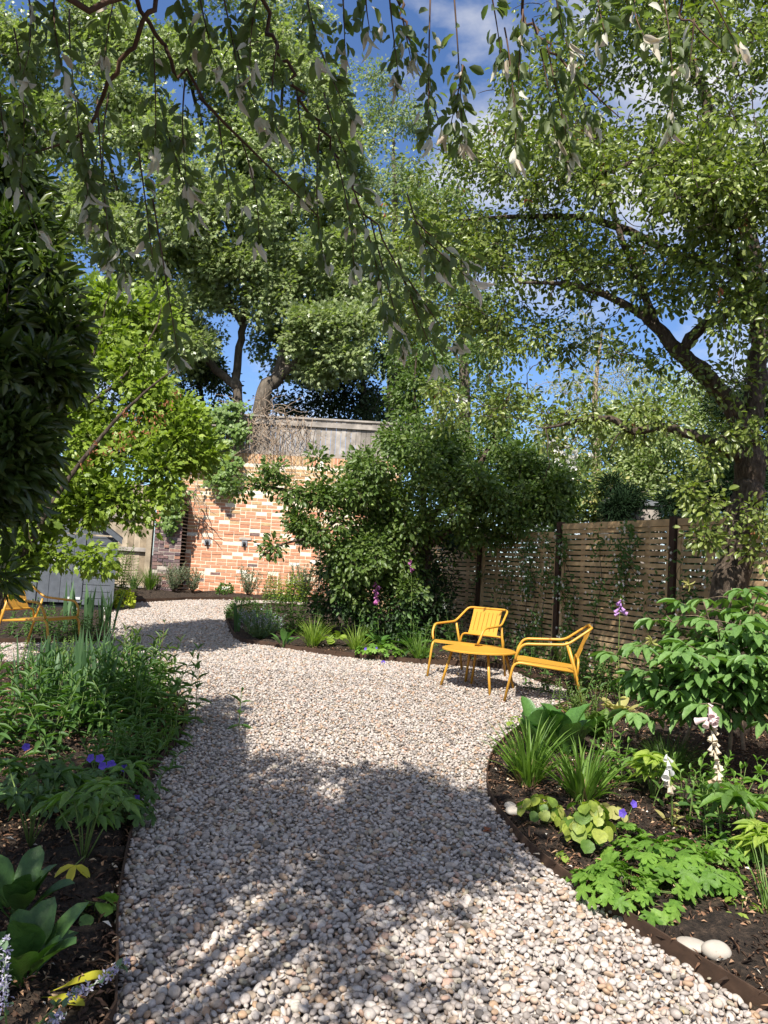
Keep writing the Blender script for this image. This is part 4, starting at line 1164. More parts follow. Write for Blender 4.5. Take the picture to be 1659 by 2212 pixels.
bl = [B(*a) for a in ((1560, 60, 6.2, .75, 52), (1420, 40, 6.4, .7, 46), (1300, 60, 6.6, .55, 24), (1200, 150, 6.8, .5, 22), (1330, 190, 6.3, .7, 46), (1460, 210, 5.8, .65, 42), (1600, 230, 5.6, .65, 48),
                      (1640, 400, 5.3, .6, 50), (1530, 380, 5.3, .55, 44), (1230, 280, 6.8, .6, 40), (1110, 250, 7.3, .45, 16), (1040, 330, 7.4, .5, 24), (1130, 400, 7.0, .65, 48), (1300, 360, 6.2, .65, 44), (1420, 420, 5.8, .6, 40),
                      (980, 430, 7.6, .6, 38), (1050, 510, 7.4, .6, 42), (1190, 520, 6.8, .65, 44), (1330, 520, 6.3, .6, 42), (1460, 520, 5.9, .55, 36), (1590, 520, 5.6, .55, 46), (900, 520, 8.2, .55, 32), (880, 430, 8.2, .45, 16),
                      (950, 600, 7.8, .6, 36), (1090, 620, 7.2, .55, 32), (1220, 620, 6.8, .5, 17), (1340, 620, 6.4, .5, 15), (1630, 640, 5.6, .5, 32), (1020, 710, 7.6, .5, 26), (1150, 730, 7.1, .5, 12), (1270, 740, 6.8, .45, 8), (900, 680, 8.2, .5, 20),
                      (1400, 780, 6.3, .4, 6), (1560, 760, 6.0, .4, 12), (1100, 830, 7.2, .5, 14), (1200, 860, 6.8, .5, 12), (1320, 880, 6.1, .4, 8), (1430, 900, 6.0, .3, 8), (1220, 950, 6.4, .4, 14), (1010, 850, 7.6, .5, 24), (1640, 900, 5.8, .35, 10),
                      (1700, 300, 5.4, .8, 40), (1720, 560, 5.4, .8, 40), (1600, -80, 6.2, .9, 50), (1400, -90, 6.4, .8, 36), (1240, -40, 6.6, .6, 16), (1800, 100, 6, 1.0, 40),
                      (1540, 1090, 5.9, .17, 7), (1480, 1060, 6.0, .12, 3), (1610, 1140, 5.85, .2, 9), (1530, 1125, 5.9, .2, 9), (1650, 1150, 5.9, .2, 6), (1525, 1010, 6, .1, 3))]
def withered(t, base, pts, rng):
    m = M(); idx = rng.choice(len(pts), 70, replace=False)
    for i in idx:
        n = rng.integers(2, 6); c = pts[i]
        leaves(m, T_OVAL, c + rng.normal(0, .025, (n, 3)), rng.normal(0, .4, (n, 3)) + (0, 0, -1), rand_dirs(rng, n), .05, .022)
    m.build('withered_leaves', MT['apple_red'], t, base)
    fruits(t, base, pts[rng.choice(len(pts), 40, replace=False)], .019)
tree('apple_tree', 'spreading apple tree with a thick rough trunk against the slatted fence', 'tree', ab, limbs, bl, MT['apple'], T_OVAL, .047, .026, 27, .15, MT['bark'], 51, 1.35, .0045, droop=.35, extra=withered, thick=.45, bare=.7, face=.4)

# --- broad apple bush in the island bed
CB = 10.8
cb = onG(915, 1380, CB)
limbs = [([cb, P(918, 1280, CB), P(920, 1190, CB)], [.10, .09, .08]), ([P(920, 1190, CB), P(940, 1110, CB), P(1000, 1050, CB), P(1060, 960, CB), P(1100, 850, CB)], [.055, .05, .045, .03, .015]),
         ([P(920, 1190, CB), P(915, 1090, CB), P(910, 980, CB), P(895, 860, CB), P(900, 760, CB)], [.05, .045, .035, .025, .01]), ([P(920, 1200, CB), P(850, 1140, CB - .4), P(760, 1100, CB - .7), P(650, 1065, CB - .9), P(530, 1045, CB - 1)], [.05, .045, .035, .022, .01]),
         ([P(925, 1180, CB), P(1010, 1120, CB - .3), P(1120, 1070, CB - .4), P(1210, 1050, CB - .4)], [.05, .04, .03, .01]), ([P(760, 1100, CB - .7), P(690, 1150, CB - 1), P(600, 1180, CB - 1.1), P(560, 1205, CB - 1.1)], [.025, .02, .013, .006])]
bl = [B(*a) for a in ((765, 1040, 10.2, .32, 24), (700, 1060, 9.9, .24, 16), (640, 1075, 9.9, .2, 11), (600, 1015, 9.8, .1, 5), (570, 1045, 9.8, .12, 6), (515, 1050, 9.8, .08, 4), (690, 1125, 9.9, .3, 22), (630, 1125, 9.8, .18, 10), (585, 1180, 9.8, .1, 5), (685, 990, 9.9, .09, 4), (770, 1105, 10, .45, 38), (830, 1020, 10.4, .5, 44),
                      (875, 940, 10.8, .45, 34), (880, 850, 11, .4, 26), (930, 980, 10.6, .65, 60), (880, 1090, 10.3, .6, 62), (810, 1170, 10.1, .45, 42), (755, 1165, 10, .28, 22), (970, 1080, 10.3, .6, 62), (1030, 1000, 10.4, .6, 56),
                      (920, 855, 11, .3, 16), (890, 780, 11.2, .4, 20), (1010, 780, 11.2, .4, 18), (1070, 910, 10.8, .35, 20), (1100, 1040, 10.2, .55, 54), (1050, 1120, 10.1, .45, 44), (1170, 1060, 10.1, .45, 42), (1130, 1000, 10.3, .35, 24), (1220, 1070, 10, .35, 22),
                      (870, 1190, 10.4, .45, 40), (780, 1240, 10.1, .4, 36), (850, 1260, 10.2, .4, 34), (750, 1235, 10.1, .25, 20), (1130, 1120, 10, .35, 28), (860, 1000, 9.8, .5, 40), (1000, 1060, 9.8, .45, 36))]
def apples(t, base, pts, rng):
    fruits(t, base, pts[rng.choice(len(pts), 50, replace=False)], .021)
tree('apple_bush', 'broad leafy apple bush shading the island bed before the fence', 'tree', cb, limbs, bl, MT['bush'], T_OVAL, .058, .034, 38, .18, MT['bark'], 52, 1.15, .0045, droop=.3, extra=apples, thick=.45)
# dark shrub under it against the fence
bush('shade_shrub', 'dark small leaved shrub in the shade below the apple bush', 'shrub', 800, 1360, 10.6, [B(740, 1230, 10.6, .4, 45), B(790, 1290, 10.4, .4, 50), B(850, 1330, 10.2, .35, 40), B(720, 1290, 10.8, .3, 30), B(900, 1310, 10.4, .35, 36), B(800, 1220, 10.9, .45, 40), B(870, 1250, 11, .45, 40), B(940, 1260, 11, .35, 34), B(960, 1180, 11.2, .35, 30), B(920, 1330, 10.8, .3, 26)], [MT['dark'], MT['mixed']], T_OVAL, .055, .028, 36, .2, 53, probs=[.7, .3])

# --- bright young tree on the left
LD = 7.3
lb = onG(-40, 1400, LD)
limbs = [([lb, P(10, 1270, LD), P(62, 1180, LD), P(130, 1060, LD), P(230, 930, LD), P(310, 850, LD), P(385, 790, LD)], [.042, .036, .03, .024, .018, .012, .006]),
         ([P(62, 1180, LD), P(110, 1110, LD + .3), P(240, 1080, LD + .4), P(360, 1010, LD + .5)], [.02, .018, .012, .005]), ([P(10, 1270, LD), P(40, 1100, LD + .4), P(150, 900, LD + .6), P(210, 740, LD + .7), P(230, 650, LD + .7)], [.035, .03, .022, .014, .006]),
         ([P(150, 900, LD + .6), P(260, 820, LD + .6), P(330, 720, LD + .7), P(350, 660, LD + .7)], [.018, .014, .01, .004])]
bl = [B(px, py, (d + .3) * 1.2, r * 1.15, n * 1.15) for px, py, d, r, n in ((230, 660, 6.7, .28, 24), (170, 720, 6.6, .32, 26), (270, 740, 6.7, .35, 28), (350, 690, 6.8, .25, 20), (330, 640, 6.8, .14, 8), (200, 810, 6.6, .42, 36), (310, 820, 6.6, .4, 34), (120, 800, 6.5, .35, 22), (240, 900, 6.5, .45, 36), (350, 900, 6.5, .35, 28), (130, 910, 6.4, .45, 32),
                      (180, 990, 6.3, .42, 34), (290, 980, 6.4, .42, 34), (380, 970, 6.5, .3, 20), (90, 1010, 6.2, .38, 26), (140, 1070, 6.1, .3, 26), (230, 1060, 6.2, .3, 26), (330, 1050, 6.3, .26, 20), (50, 1090, 6.0, .33, 22), (100, 1120, 6.0, .22, 16), (215, 1105, 6.1, .14, 10), (290, 1100, 6.2, .16, 10),
                      (60, 1190, 5.9, .15, 11), (120, 1200, 5.9, .07, 4), (20, 1235, 5.8, .12, 8), (210, 1215, 5.9, .09, 5), (175, 1200, 5.9, .07, 3), (20, 1170, 5.8, .3, 22), (405, 900, 6.5, .24, 14), (430, 960, 6.5, .2, 11), (0, 1000, 6, .4, 22))]
def redkeys(t, base, pts, rng):
    for px, py in ((270, 890), (320, 930), (345, 895), (365, 870), (290, 935), (265, 965), (230, 975), (185, 1000), (380, 850), (300, 900), (335, 915), (255, 940), (205, 965)):
        c = A(P(px, py, 6.9)); n = 12; m = M()
        leaves(m, T_LANCE, c + rng.normal(0, .03, (n, 3)), rng.normal(0, .5, (n, 3)) + (0, 0, -.8), rand_dirs(rng, n), .035, .012)
        m.build('seed_cluster', MT['apple_red'], t, base)
tree('young_tree', 'bright lime green young tree leaning over the shed on the left', 'tree', lb, limbs, bl, MT['lime'], T_LOBED, .07, .048, 32, .17, MT['bark'], 54, 1.1, .0035, droop=.25, extra=redkeys, thick=.35, face=.6)

# --- big dark evergreen shrub at the left edge
eb = onG(-250, 1900, 3.3)
limbs = [([eb, P(-200, 1500, 3.3), P(-120, 1100, 3.3), P(-60, 800, 3.3), P(0, 500, 3.4)], [.06, .05, .04, .025, .008]), ([P(-120, 1100, 3.3), P(0, 900, 3.2), P(100, 800, 3.1), P(170, 700, 3.1)], [.025, .02, .012, .005])]
bl = [B(*a) for a in ((20, 420, 3.4, .14, 18), (60, 500, 3.3, .13, 16), (-10, 560, 3.2, .2, 30), (80, 600, 3.2, .14, 18), (20, 680, 3.1, .18, 28), (110, 700, 3.1, .11, 14), (40, 780, 3.0, .18, 28), (110, 820, 3.0, .10, 12), (20, 880, 2.9, .18, 28), (80, 920, 2.9, .12, 14), (10, 990, 2.9, .15, 20), (-80, 700, 3.2, .4, 40), (-100, 950, 3.0, .4, 40), (-60, 500, 3.4, .4, 36), (0, 1060, 2.9, .1, 10), (-120, 1150, 2.9, .35, 24), (-30, 320, 3.6, .35, 20))]
tree('evergreen_shrub', 'big dark glossy evergreen shrub looming over the left bed', 'shrub', eb, limbs, bl, MT['laurel'], T_OVAL, .066, .021, 36, .08, MT['bark'], 55, 1.1, .003, droop=.1, thick=.3)

# --- variegated willow overhead
rng = np.random.default_rng(61)
wb = np.array((-1.75, -0.7, float(gz(-1.75, -.7)) - .05))
WT = thing('willow_tree', 'dappled willow with white tipped leaves hanging overhead', 'tree', wb)
mw = M(); ml = M()
fork = wb + (.15, .2, 2.05)
tube(mw, smooth_path([wb, wb + (.03, .02, 1.0), fork], 6), np.linspace(.085, .06, 13), 10)
# overhead crown that shades the path
bl = [((-1.1, 1.2, 3.75), (1.05, .95, .4), 170), ((-.7, 1.25, 3.5), (.75, .75, .3), 90), ((-2.2, .6, 3.6), (.9, 1.2, .6), 100), ((-1.0, .1, 3.5), (.8, .5, .3), 20), ((-2.1, 1.4, 3.5), (.7, .9, .4), 80), ((-.3, 1.15, 3.5), (.4, .6, .25), 30),
      ((-2.6, -2.2, 3.6), (1.6, 1.1, .6), 130), ((-.6, -2.4, 3.6), (1.3, 1.0, .6), 110), ((-1.0, 1.3, 3.45), (.9, .8, .25), 70)]  # masses behind the camera are unseen, added to block sky light
hubs = [np.array(b[0]) for b in bl]
limb = [([fork - (0, 0, .3), (fork + h) / 2 + (0, 0, .25), h], [.045, .03, .012]) for h in hubs]
# limbs that reach forward over the path
arches = [([fork, (-1.5, .6, 3.2), (-1.0, 1.4, 3.25), P(320, -20, 1.9), P(300, 70, 1.95), P(230, 205, 2.05), P(175, 290, 2.1), P(60, 335, 2.15)], [.016, .011, .009, .007, .0065, .006, .0045, .002]),
          ([fork, (-1.2, .7, 3.3), (-.7, 1.5, 3.3), P(310, 10, 2.0), P(370, 130, 2.1), P(445, 225, 2.15), P(560, 340, 2.2), P(690, 470, 2.25)], [.015, .010, .008, .0065, .006, .005, .0035, .0018]),
          ([fork, (-1.0, .8, 3.4), (-.5, 1.5, 3.35), P(545, -20, 2.1), P(600, 90, 2.15), P(645, 200, 2.2), P(720, 320, 2.25), P(800, 470, 2.3), P(870, 600, 2.3), P(910, 700, 2.3)], [.015, .010, .008, .0065, .006, .005, .004, .0032, .0025, .0015]),
          ([fork, (-.9, .6, 3.5), (-.2, 1.5, 3.45), P(850, -20, 2.2), P(890, 60, 2.2), P(925, 190, 2.2), P(950, 270, 2.2)], [.014, .009, .007, .005, .004, .003, .0015]),
          ([fork, (-.6, .6, 3.6), (.4, 1.5, 3.5), P(1130, -20, 2.2), P(1180, 90, 2.2), P(1270, 190, 2.2), P(1340, 255, 2.2)], [.014, .009, .007, .005, .004, .003, .0015]),
          ([fork, (-.6, .4, 3.7), (.8, 1.4, 3.6), P(1480, -30, 2.2), P(1500, 50, 2.2), P(1560, 110, 2.2)], [.014, .009, .006, .004, .003, .0015])]
tg = in_blobs(rng, bl, 1.0)
tips0 = grow(mw, limb, tg, rng, .004, 4, 0, .15, .3)
for pts, rad in arches:
    for k in (1, 2): pts[k] = tuple(np.array(pts[k]) + rng.normal(0, .16, 3))
    sp = smooth_path(pts, 6)
    sp[2:-10] += rng.normal(0, .012, sp[2:-10].shape)
    tube(mw, sp, np.interp(np.linspace(0, 1, len(sp)), np.linspace(0, 1, len(rad)), rad), 7)
# hanging twigs in view: start, end (seen), distance
tw = [(60, -20, 50, 160, 1.9), (120, -20, 135, 150, 2.0), (30, 60, 45, 390, 2.1), (150, 20, 190, 420, 2.1), (210, 210, 240, 560, 2.1), (235, 200, 275, 600, 2.15), (175, 290, 190, 480, 2.1), (330, 430, 385, 770, 2.15),
      (400, 170, 405, 400, 2.1), (330, 80, 335, 330, 2.05), (470, 250, 500, 440, 2.2), (520, 300, 560, 520, 2.2), (600, 90, 590, 280, 2.1), (640, 190, 660, 420, 2.2), (690, 290, 700, 560, 2.2), (720, 330, 765, 580, 2.25), (760, 400, 830, 690, 2.3), (800, 470, 875, 745, 2.3), (860, 560, 945, 785, 2.3),
      (880, 420, 940, 590, 2.25), (900, 480, 1010, 575, 2.25), (920, 520, 1025, 615, 2.25), (880, 600, 985, 745, 2.3), (660, -20, 700, 130, 2.1), (740, -20, 745, 110, 2.1), (790, -20, 800, 70, 2.1), (690, 100, 755, 250, 2.15), (700, 200, 780, 400, 2.2), (840, -20, 862, 170, 2.1), (870, 40, 890, 140, 2.15), (930, -20, 925, 310, 2.15), (980, -20, 1000, 320, 2.15), (1000, 140, 965, 300, 2.15),
      (1060, -20, 1085, 140, 2.1), (1090, 60, 1115, 345, 2.15), (1150, 40, 1200, 300, 2.2), (1180, 90, 1235, 345, 2.2), (1240, 150, 1275, 260, 2.2), (1130, 20, 1120, 180, 2.1), (1200, -20, 1230, 110, 2.1), (1290, -20, 1310, 80, 2.1), (1430, -20, 1450, 270, 2.15), (1500, 40, 1490, 140, 2.1), (1540, 0, 1590, 95, 2.1), (1380, -30, 1400, 90, 2.1),
      (250, -20, 225, 130, 2.0), (380, -20, 420, 110, 2.0), (430, -20, 470, 150, 2.05), (480, -20, 520, 190, 2.05), (300, 330, 330, 560, 2.15), (560, -20, 540, 150, 2.05), (30, 330, 90, 520, 2.2), (0, 200, 20, 330, 2.1), (500, 60, 560, 250, 2.1), (350, 240, 420, 470, 2.15)]
vis = []
for x0, y0, x1, y1, d in tw:
    s, e = A(P(x0, y0, d)), A(P(x1, y1, d + rng.normal(0, .06)))
    L = np.linalg.norm(e - s)
    mid = (s + e) / 2 + rng.normal(0, .05, 3) * L
    t = np.linspace(0, 1, 9)[:, None]
    path = (1 - t) ** 2 * s + 2 * t * (1 - t) * mid + t * t * e
    tube(mw, path, np.linspace(.0028, .001, 9), 4)
    vis.append((path, L))
mw.build('trunk', MT['willow_twig'], WT, wb)
for path, L in vis:
    n = int(L / .0125) + 8
    u = np.sort(rng.random(n)) ** (.8 if L < .35 else .45) * 8
    i0 = np.minimum(u.astype(int), 7); fr = (u - i0)[:, None]
    p = path[i0] * (1 - fr) + path[i0 + 1] * fr
    # short side shoots
    off = rand_dirs(rng, n); cl = .35 + .65 * (np.sin(u * 2.6 + rng.uniform(0, 6)) > -.2); p = p + off * (rng.random(n) ** 1.3 * .06 * cl)[:, None]
    d = nrm(off * .9 + nrm(path[i0 + 1] - path[i0]) * .7 + (0, 0, -.25))
    l = rng.uniform(.030, .054, n); up = (0, 0, 1.0) + rand_dirs(rng, n) * .7
    wh = (rng.random(n) < .06)
    leaves(ml, T_OVAL, p[~wh], d[~wh], up[~wh], l[~wh], l[~wh] * .48, 0)
    k = rng.integers(3, 7)
    tipd = nrm(path[-1] - path[-3])
    q = path[-1] + rng.normal(0, .012, (k, 3))
    leaves(ml, T_LANCE, q, tipd + rand_dirs(rng, k) * .55, rand_dirs(rng, k), rng.uniform(.04, .07, k), rng.uniform(.012, .022, k), 1)
    if wh.any(): leaves(ml, T_LANCE, p[wh], d[wh] + (0, 0, -.4), up[wh], l[wh] * 1.1, l[wh] * .38, 1)
spray(ml, T_OVAL, tips0, 56, rng, .055, .026, .16, (0,), None, .5)
ml.build('crown', [MT['willow'], MT['willow_white']], WT, wb)

# --- ivy and dead vine on the wall
def ivy(label, spots, depth, seed, n_per=260):
    rng = np.random.default_rng(seed)
    c0 = A(P(spots[0][0], spots[0][1], WY - .1))
    t = thing('ivy', label, 'ivy', c0, 'ivy on the brickwork')
    m = M()
    for px, py, rw, rh, dd in spots:
        c = A(P(px, py, dd)); N = int(n_per * rw * rh / 900)
        g = rng.normal(0, .48, (N, 2)); k = np.sin(g[:, 0] * 5 + px) * np.sin(g[:, 1] * 6 + py) > -.45
        g = g[k]; N = len(g)
        p = c + np.stack([g[:, 0] * rw / 1640 * dd, -rng.random(N) ** .7 * depth * np.exp(-(g ** 2).sum(1)), g[:, 1] * rh / 1640 * dd], -1)
        d = nrm(np.stack([rng.normal(0, .6, N), -rng.random(N) * .5, -.6 - rng.random(N)], -1)); up = nrm(np.array((0, -1.0, .6)) + rand_dirs(rng, N) * .6)
        l = rng.uniform(.055, .095, N)
        leaves(m, T_LOBED, p, d, up, l, l * .95)
    m.build('foliage', MT['ivy'], t, c0)
    return t
ivy('thick green ivy spilling over the top of the brick wall', [(430, 900, 40, 30, 16.3), (470, 930, 44, 44, 16.3), (430, 965, 44, 34, 16.3), (500, 1005, 26, 34, 16.3), (470, 1035, 28, 24, 16.3), (490, 895, 40, 24, 16.3), (486, 1058, 14, 18, 16.3), (405, 925, 30, 44, 16.3), (518, 935, 20, 30, 16.3), (455, 1000, 24, 22, 16.3), (510, 880, 30, 14, 16.3)], .34, 71, 330)
ivy('small clump of glossy ivy on top of the dark pier', [(372, 1105, 26, 34, 15.93), (382, 1080, 16, 30, 15.93), (368, 1135, 16, 16, 15.93), (390, 1060, 25, 16, 15.9)], .28, 72)
rng = np.random.default_rng(73)
q0 = A(P(600, 930, 16.3))
dv = tag(None or bpy.data.objects.new('tmp', None), 'x', 'x') if False else None
m = M()
for k in range(95):
    px, py = rng.normal(570, 60), 895 + abs(rng.normal(0, 25))
    if px > 760: continue
    s = A(P(px, py, 16.3)); path = [s]
    L = rng.uniform(.3, 1.5); d = np.array((rng.normal(0, .7), 0, -1.0))
    for i in range(8):
        d = d + rng.normal(0, .35, 3) * (1, .15, .6); d[1] -= .02
        path.append(path[-1] + nrm(d) * L / 8)
        path[-1][1] = min(max(path[-1][1], 16.1), 16.33)
    tube(m, path, np.linspace(.008, .003, 9), 4)
for k in range(40):
    s = A(P(rng.normal(575, 30), 893 + rng.normal(0, 8), 16.3)); path = [s]; d = rand_dirs(rng, 1)[0] + (0, 0, .3)
    for i in range(7):
        d = d + rng.normal(0, .5, 3) * (1, .4, .7) - (0, 0, .05); path.append(path[-1] + nrm(d) * .09)
    tube(m, path, np.linspace(.009, .004, 8), 4)
for k in range(24):
    s = A(P(rng.uniform(335, 430), 1050 + rng.normal(0, 10), 15.95)); path = [s]; d = np.array((rng.normal(0, .7), 0, -.6))
    for i in range(7):
        d = d + rng.normal(0, .35, 3) * (1, .2, .6); path.append(path[-1] + nrm(d) * .1); path[-1][1] = min(path[-1][1], 15.98)
    tube(m, path, np.linspace(.014, .005, 8), 5)
tag(m.build('dead_vine', MT['pale_twig'], base=q0), 'tangle of bare dry vine stems hanging down the brick wall', 'vine')
# ------------------------------------------------------------------ plants in the beds
def at(px, py, dz=.03):
    g = A(G(px, py)); g[2] += dz; return g
class Plant:
    def __init__(s, name, label, cat, base, group=None, seed=1):
        s.base = np.asarray(base, float); s.rng = np.random.default_rng(seed); s.parts = []
        s.args = (name, label, cat, group)
    def part(s, pname, m, mats):
        s.parts.append((pname, m, mats))
    def done(s):
        name, label, cat, group = s.args
        if len(s.parts) == 1:
            return tag(s.parts[0][1].build(name, s.parts[0][2], base=s.base), label, cat, group)
        t = thing(name, label, cat, s.base, group)
        for pn, m, mats in s.parts: m.build(pn, mats, t, s.base)
        return t
SEED = [100]
def nseed():
    SEED[0] += 1; return SEED[0]
def grass(label, px, py, n, L, w, mat, group='grass clumps in the beds', name='grass_clump', lean=.55, droop=1.1, straw=0, cat='grass', r0=.06, base=None):
    p = Plant(name, label, cat, at(px, py) if base is None else base, group, nseed()); r = p.rng
    m = M()
    blades(m, p.base, r.uniform(0, 6.283, n), L * r.uniform(.55, 1.1, n), r.random(n) * lean, w * r.uniform(.7, 1.2, n), r.uniform(.3, 1, n) * droop, r, 7, 'grass', .2, 0, r0)
    p.part('blades', m, [MT[mat]])
    if straw:
        m = M(); k = straw
        blades(m, p.base, r.uniform(0, 6.283, k), L * r.uniform(.2, .45, k), r.random(k) * .8, w * .7 * np.ones(k), r.uniform(.2, .8, k), r, 5, 'grass', .1, 0, r0)
        p.part('dead_blades', m, [MT['straw']])
    return p.done()
def rosette(label, px, py, n, L, w, mat, name='broad_leaved_plant', group=None, lean=(.15, .9), droop=.7, cat='plant', extra=None):
    p = Plant(name, label, cat, at(px, py), group, nseed()); r = p.rng
    m = M()
    blades(m, p.base, np.arange(n) * 2.4 + r.normal(0, .3, n), L * r.uniform(.7, 1.1, n), r.uniform(*lean, n), w * r.uniform(.8, 1.15, n), r.uniform(.3, 1, n) * droop, r, 11, 'broad', .22, 0, .03)
    p.part('foliage', m, [MT[mat]])
    if extra: extra(p)
    return p.done()
def swords(label, px, py, n, L, w, group='irises with sword leaves', spread=.12, lean=.25):
    p = Plant('iris', label, 'iris', at(px, py), group, nseed()); r = p.rng
    m = M()
    for k in range(max(1, n // 7)):
        az = r.uniform(0, 3.14); off = r.normal(0, spread, 3) * (1, 1, 0)
        c = 7
        blades(m, p.base + off, az + np.where(r.random(c) < .5, 0, 3.14), L * r.uniform(.6, 1.1, c), r.random(c) * lean, w * r.uniform(.8, 1.1, c), r.random(c) * .35, r, 6, 'sword', .1, 0, .05)
    p.part('foliage', m, [MT['iris']])
    return p.done()
def stems(label, px, py, n, H, L, W, mat, spread=.1, name='leafy_perennial', group=None, gap=.035, lean=.25, T=T_LANCE, stem='stem', cat='plant', top=None, low=.05, droop=.35, whorl=2, base=None):
    p = Plant(name, label, cat, at(px, py) if base is None else base, group, nseed()); r = p.rng
    ms, ml = M(), M()
    tops = []
    for k in range(n):
        h = H * r.uniform(.65, 1.05); a = r.uniform(0, 6.283); ln = r.random() * lean
        b = p.base + r.normal(0, spread, 3) * (1, 1, 0)
        t = np.linspace(0, 1, 6)[:, None]
        path = b + np.array((math.cos(a) * ln * h, math.sin(a) * ln * h, 0)) * t ** 1.6 + np.array((0, 0, h)) * t
        tube(ms, path, np.linspace(.0035, .0018, 6), 4)
        nl = int(h / gap)
        u = np.repeat(np.linspace(low, 1, nl), whorl); N = len(u)
        az = np.repeat(np.arange(nl) * 1.57, whorl) + np.tile(np.arange(whorl) * 2 * math.pi / whorl, nl) + r.normal(0, .3, N)
        i0 = np.minimum((u * 5).astype(int), 4); fr = (u * 5 - i0)[:, None]
        q = path[i0] * (1 - fr) + path[i0 + 1] * fr
        el = .15 + .9 * u ** 2 - droop * (1 - u) + r.normal(0, .25, N)
        d = np.stack([np.cos(az) * np.cos(el), np.sin(az) * np.cos(el), np.sin(el)], -1)
        sz = (1 - .45 * u ** 2) * r.uniform(.75, 1.15, N)
        leaves(ml, T, q, d, np.array((0, 0, 1.0)) + rand_dirs(r, N) * .35, L * sz, W * sz)
        tops.append(path[-1])
    p.part('stem', ms, [MT[stem]]); p.part('foliage', ml, [MT[mat]])
    if top: top(p, tops)
    return p.done()
def flower5(m, c, face, size, r):
    a = np.arange(5) * 1.2566 + r.uniform(0, 1); f = nrm(A(face)); u = nrm(np.cross(f, (0.3, .2, .9))); w = np.cross(f, u)
    d = u * np.cos(a)[:, None] + w * np.sin(a)[:, None] + f * .35
    leaves(m, T_ROUND, np.repeat(A(c)[None], 5, 0), d, np.repeat(f[None], 5, 0), size * .55, size * .52)
def palm(label, px, py, n, Rad, H, size, mat, flowers=(), name='geranium', group='geraniums with violet flowers', T=T_PALM, fl='violet', cat='geranium', fsize=.042, base=None, tilt=.7):
    p = Plant(name, label, cat, at(px, py) if base is None else base, group, nseed()); r = p.rng
    ms, ml = M(), M()
    rad = np.sqrt(r.random(n)) * Rad; a = r.uniform(0, 6.283, n)
    z = H * (1 - .55 * (rad / Rad) ** 2) * r.uniform(.55, 1.05, n)
    c = p.base + np.stack([np.cos(a) * rad, np.sin(a) * rad, z], -1)
    out = np.stack([np.cos(a), np.sin(a), np.zeros(n)], -1)
    up = nrm(np.array((0, 0, 1.0)) + out * (rad / Rad * tilt)[:, None] + rand_dirs(r, n) * .45)
    d = nrm(out + rand_dirs(r, n) * .5); d = nrm(d - up * np.sum(d * up, 1)[:, None])
    s = size * r.uniform(.65, 1.15, n)
    leaves(ml, T, c - d * (s * .4)[:, None], d, up, s * 1.0, s * 1.05)
    for k in range(0, n, 2):
        tube(ms, [p.base + out[k] * .02, (p.base + c[k]) / 2 + (0, 0, .3 * z[k]), c[k]], .0018, 3)
    p.part('stem', ms, [MT['stem']]); p.part('foliage', ml, [MT[mat]])
    for fx, fy, fh in flowers:                    # pixel spot on the photograph's own ray, at the plant's distance
        q = A(P(fx, fy, p.base[1] + fh)); m = M()
        tube(ms, [p.base + (q - p.base) * (1, 1, 0) * .5 + (0, 0, .02), (p.base + q) / 2 + (0, 0, .03), q], .0016, 3)
        flower5(m, q, (r.normal(0, .4), -.8, .35), fsize * r.uniform(.85, 1.15), r)
        p.part('flower', m, [MT[fl]])
    return p.done()
def hellebore(label, px, py, n, H, L, W, mat, name='hellebore', group='hellebores with fingered leaves', k=7, stem='stem', lean=.45, cat='hellebore', tilt=.25):
    p = Plant(name, label, cat, at(px, py), group, nseed()); r = p.rng
    ms, ml = M(), M()
    for i in range(n):
        a = i * 2.4 + r.normal(0, .4); h = H * r.uniform(.6, 1.1); ln = lean * r.uniform(.2, 1)
        e = p.base + np.array((math.cos(a) * ln * h, math.sin(a) * ln * h, h))
        tube(ms, [p.base, (p.base + e) / 2 + (0, 0, .08 * h), e], .0032, 4)
        b = np.linspace(-2.2, 2.2, k) + r.normal(0, .08, k)
        az = a + b; el = -tilt + r.normal(0, .2, k) + .25
        d = np.stack([np.cos(az) * np.cos(el), np.sin(az) * np.cos(el), np.sin(el)], -1)
        s = (1 - .12 * np.abs(b)) * r.uniform(.8, 1.1, k)
        leaves(ml, T_LANCE, np.repeat(e[None], k, 0), d, np.array((0, 0, 1.0)) + rand_dirs(r, k) * .25, L * s, W * s)
    p.part('stem', ms, [MT[stem]]); p.part('foliage', ml, [MT[mat]])
    return p.done()
def bell(m, c, d, L, w, r, mat=0):
    a = np.arange(7) * 2 * math.pi / 7
    d = nrm(A(d)); u = nrm(np.cross(d, (.2, .3, 1))); v = np.cross(d, u)
    rings = [(0, .28), (.35, .55), (.75, .75), (1.0, 1.05)]
    V = np.concatenate([A(c) + d * (t * L) + (u * np.cos(a)[:, None] + v * np.sin(a)[:, None]) * (w * k / 2) for t, k in rings])
    F = [(7 * i + j, 7 * i + (j + 1) % 7, 7 * i + 7 + (j + 1) % 7, 7 * i + 7 + j) for i in range(3) for j in range(7)]
    m.add(V, F, mat)
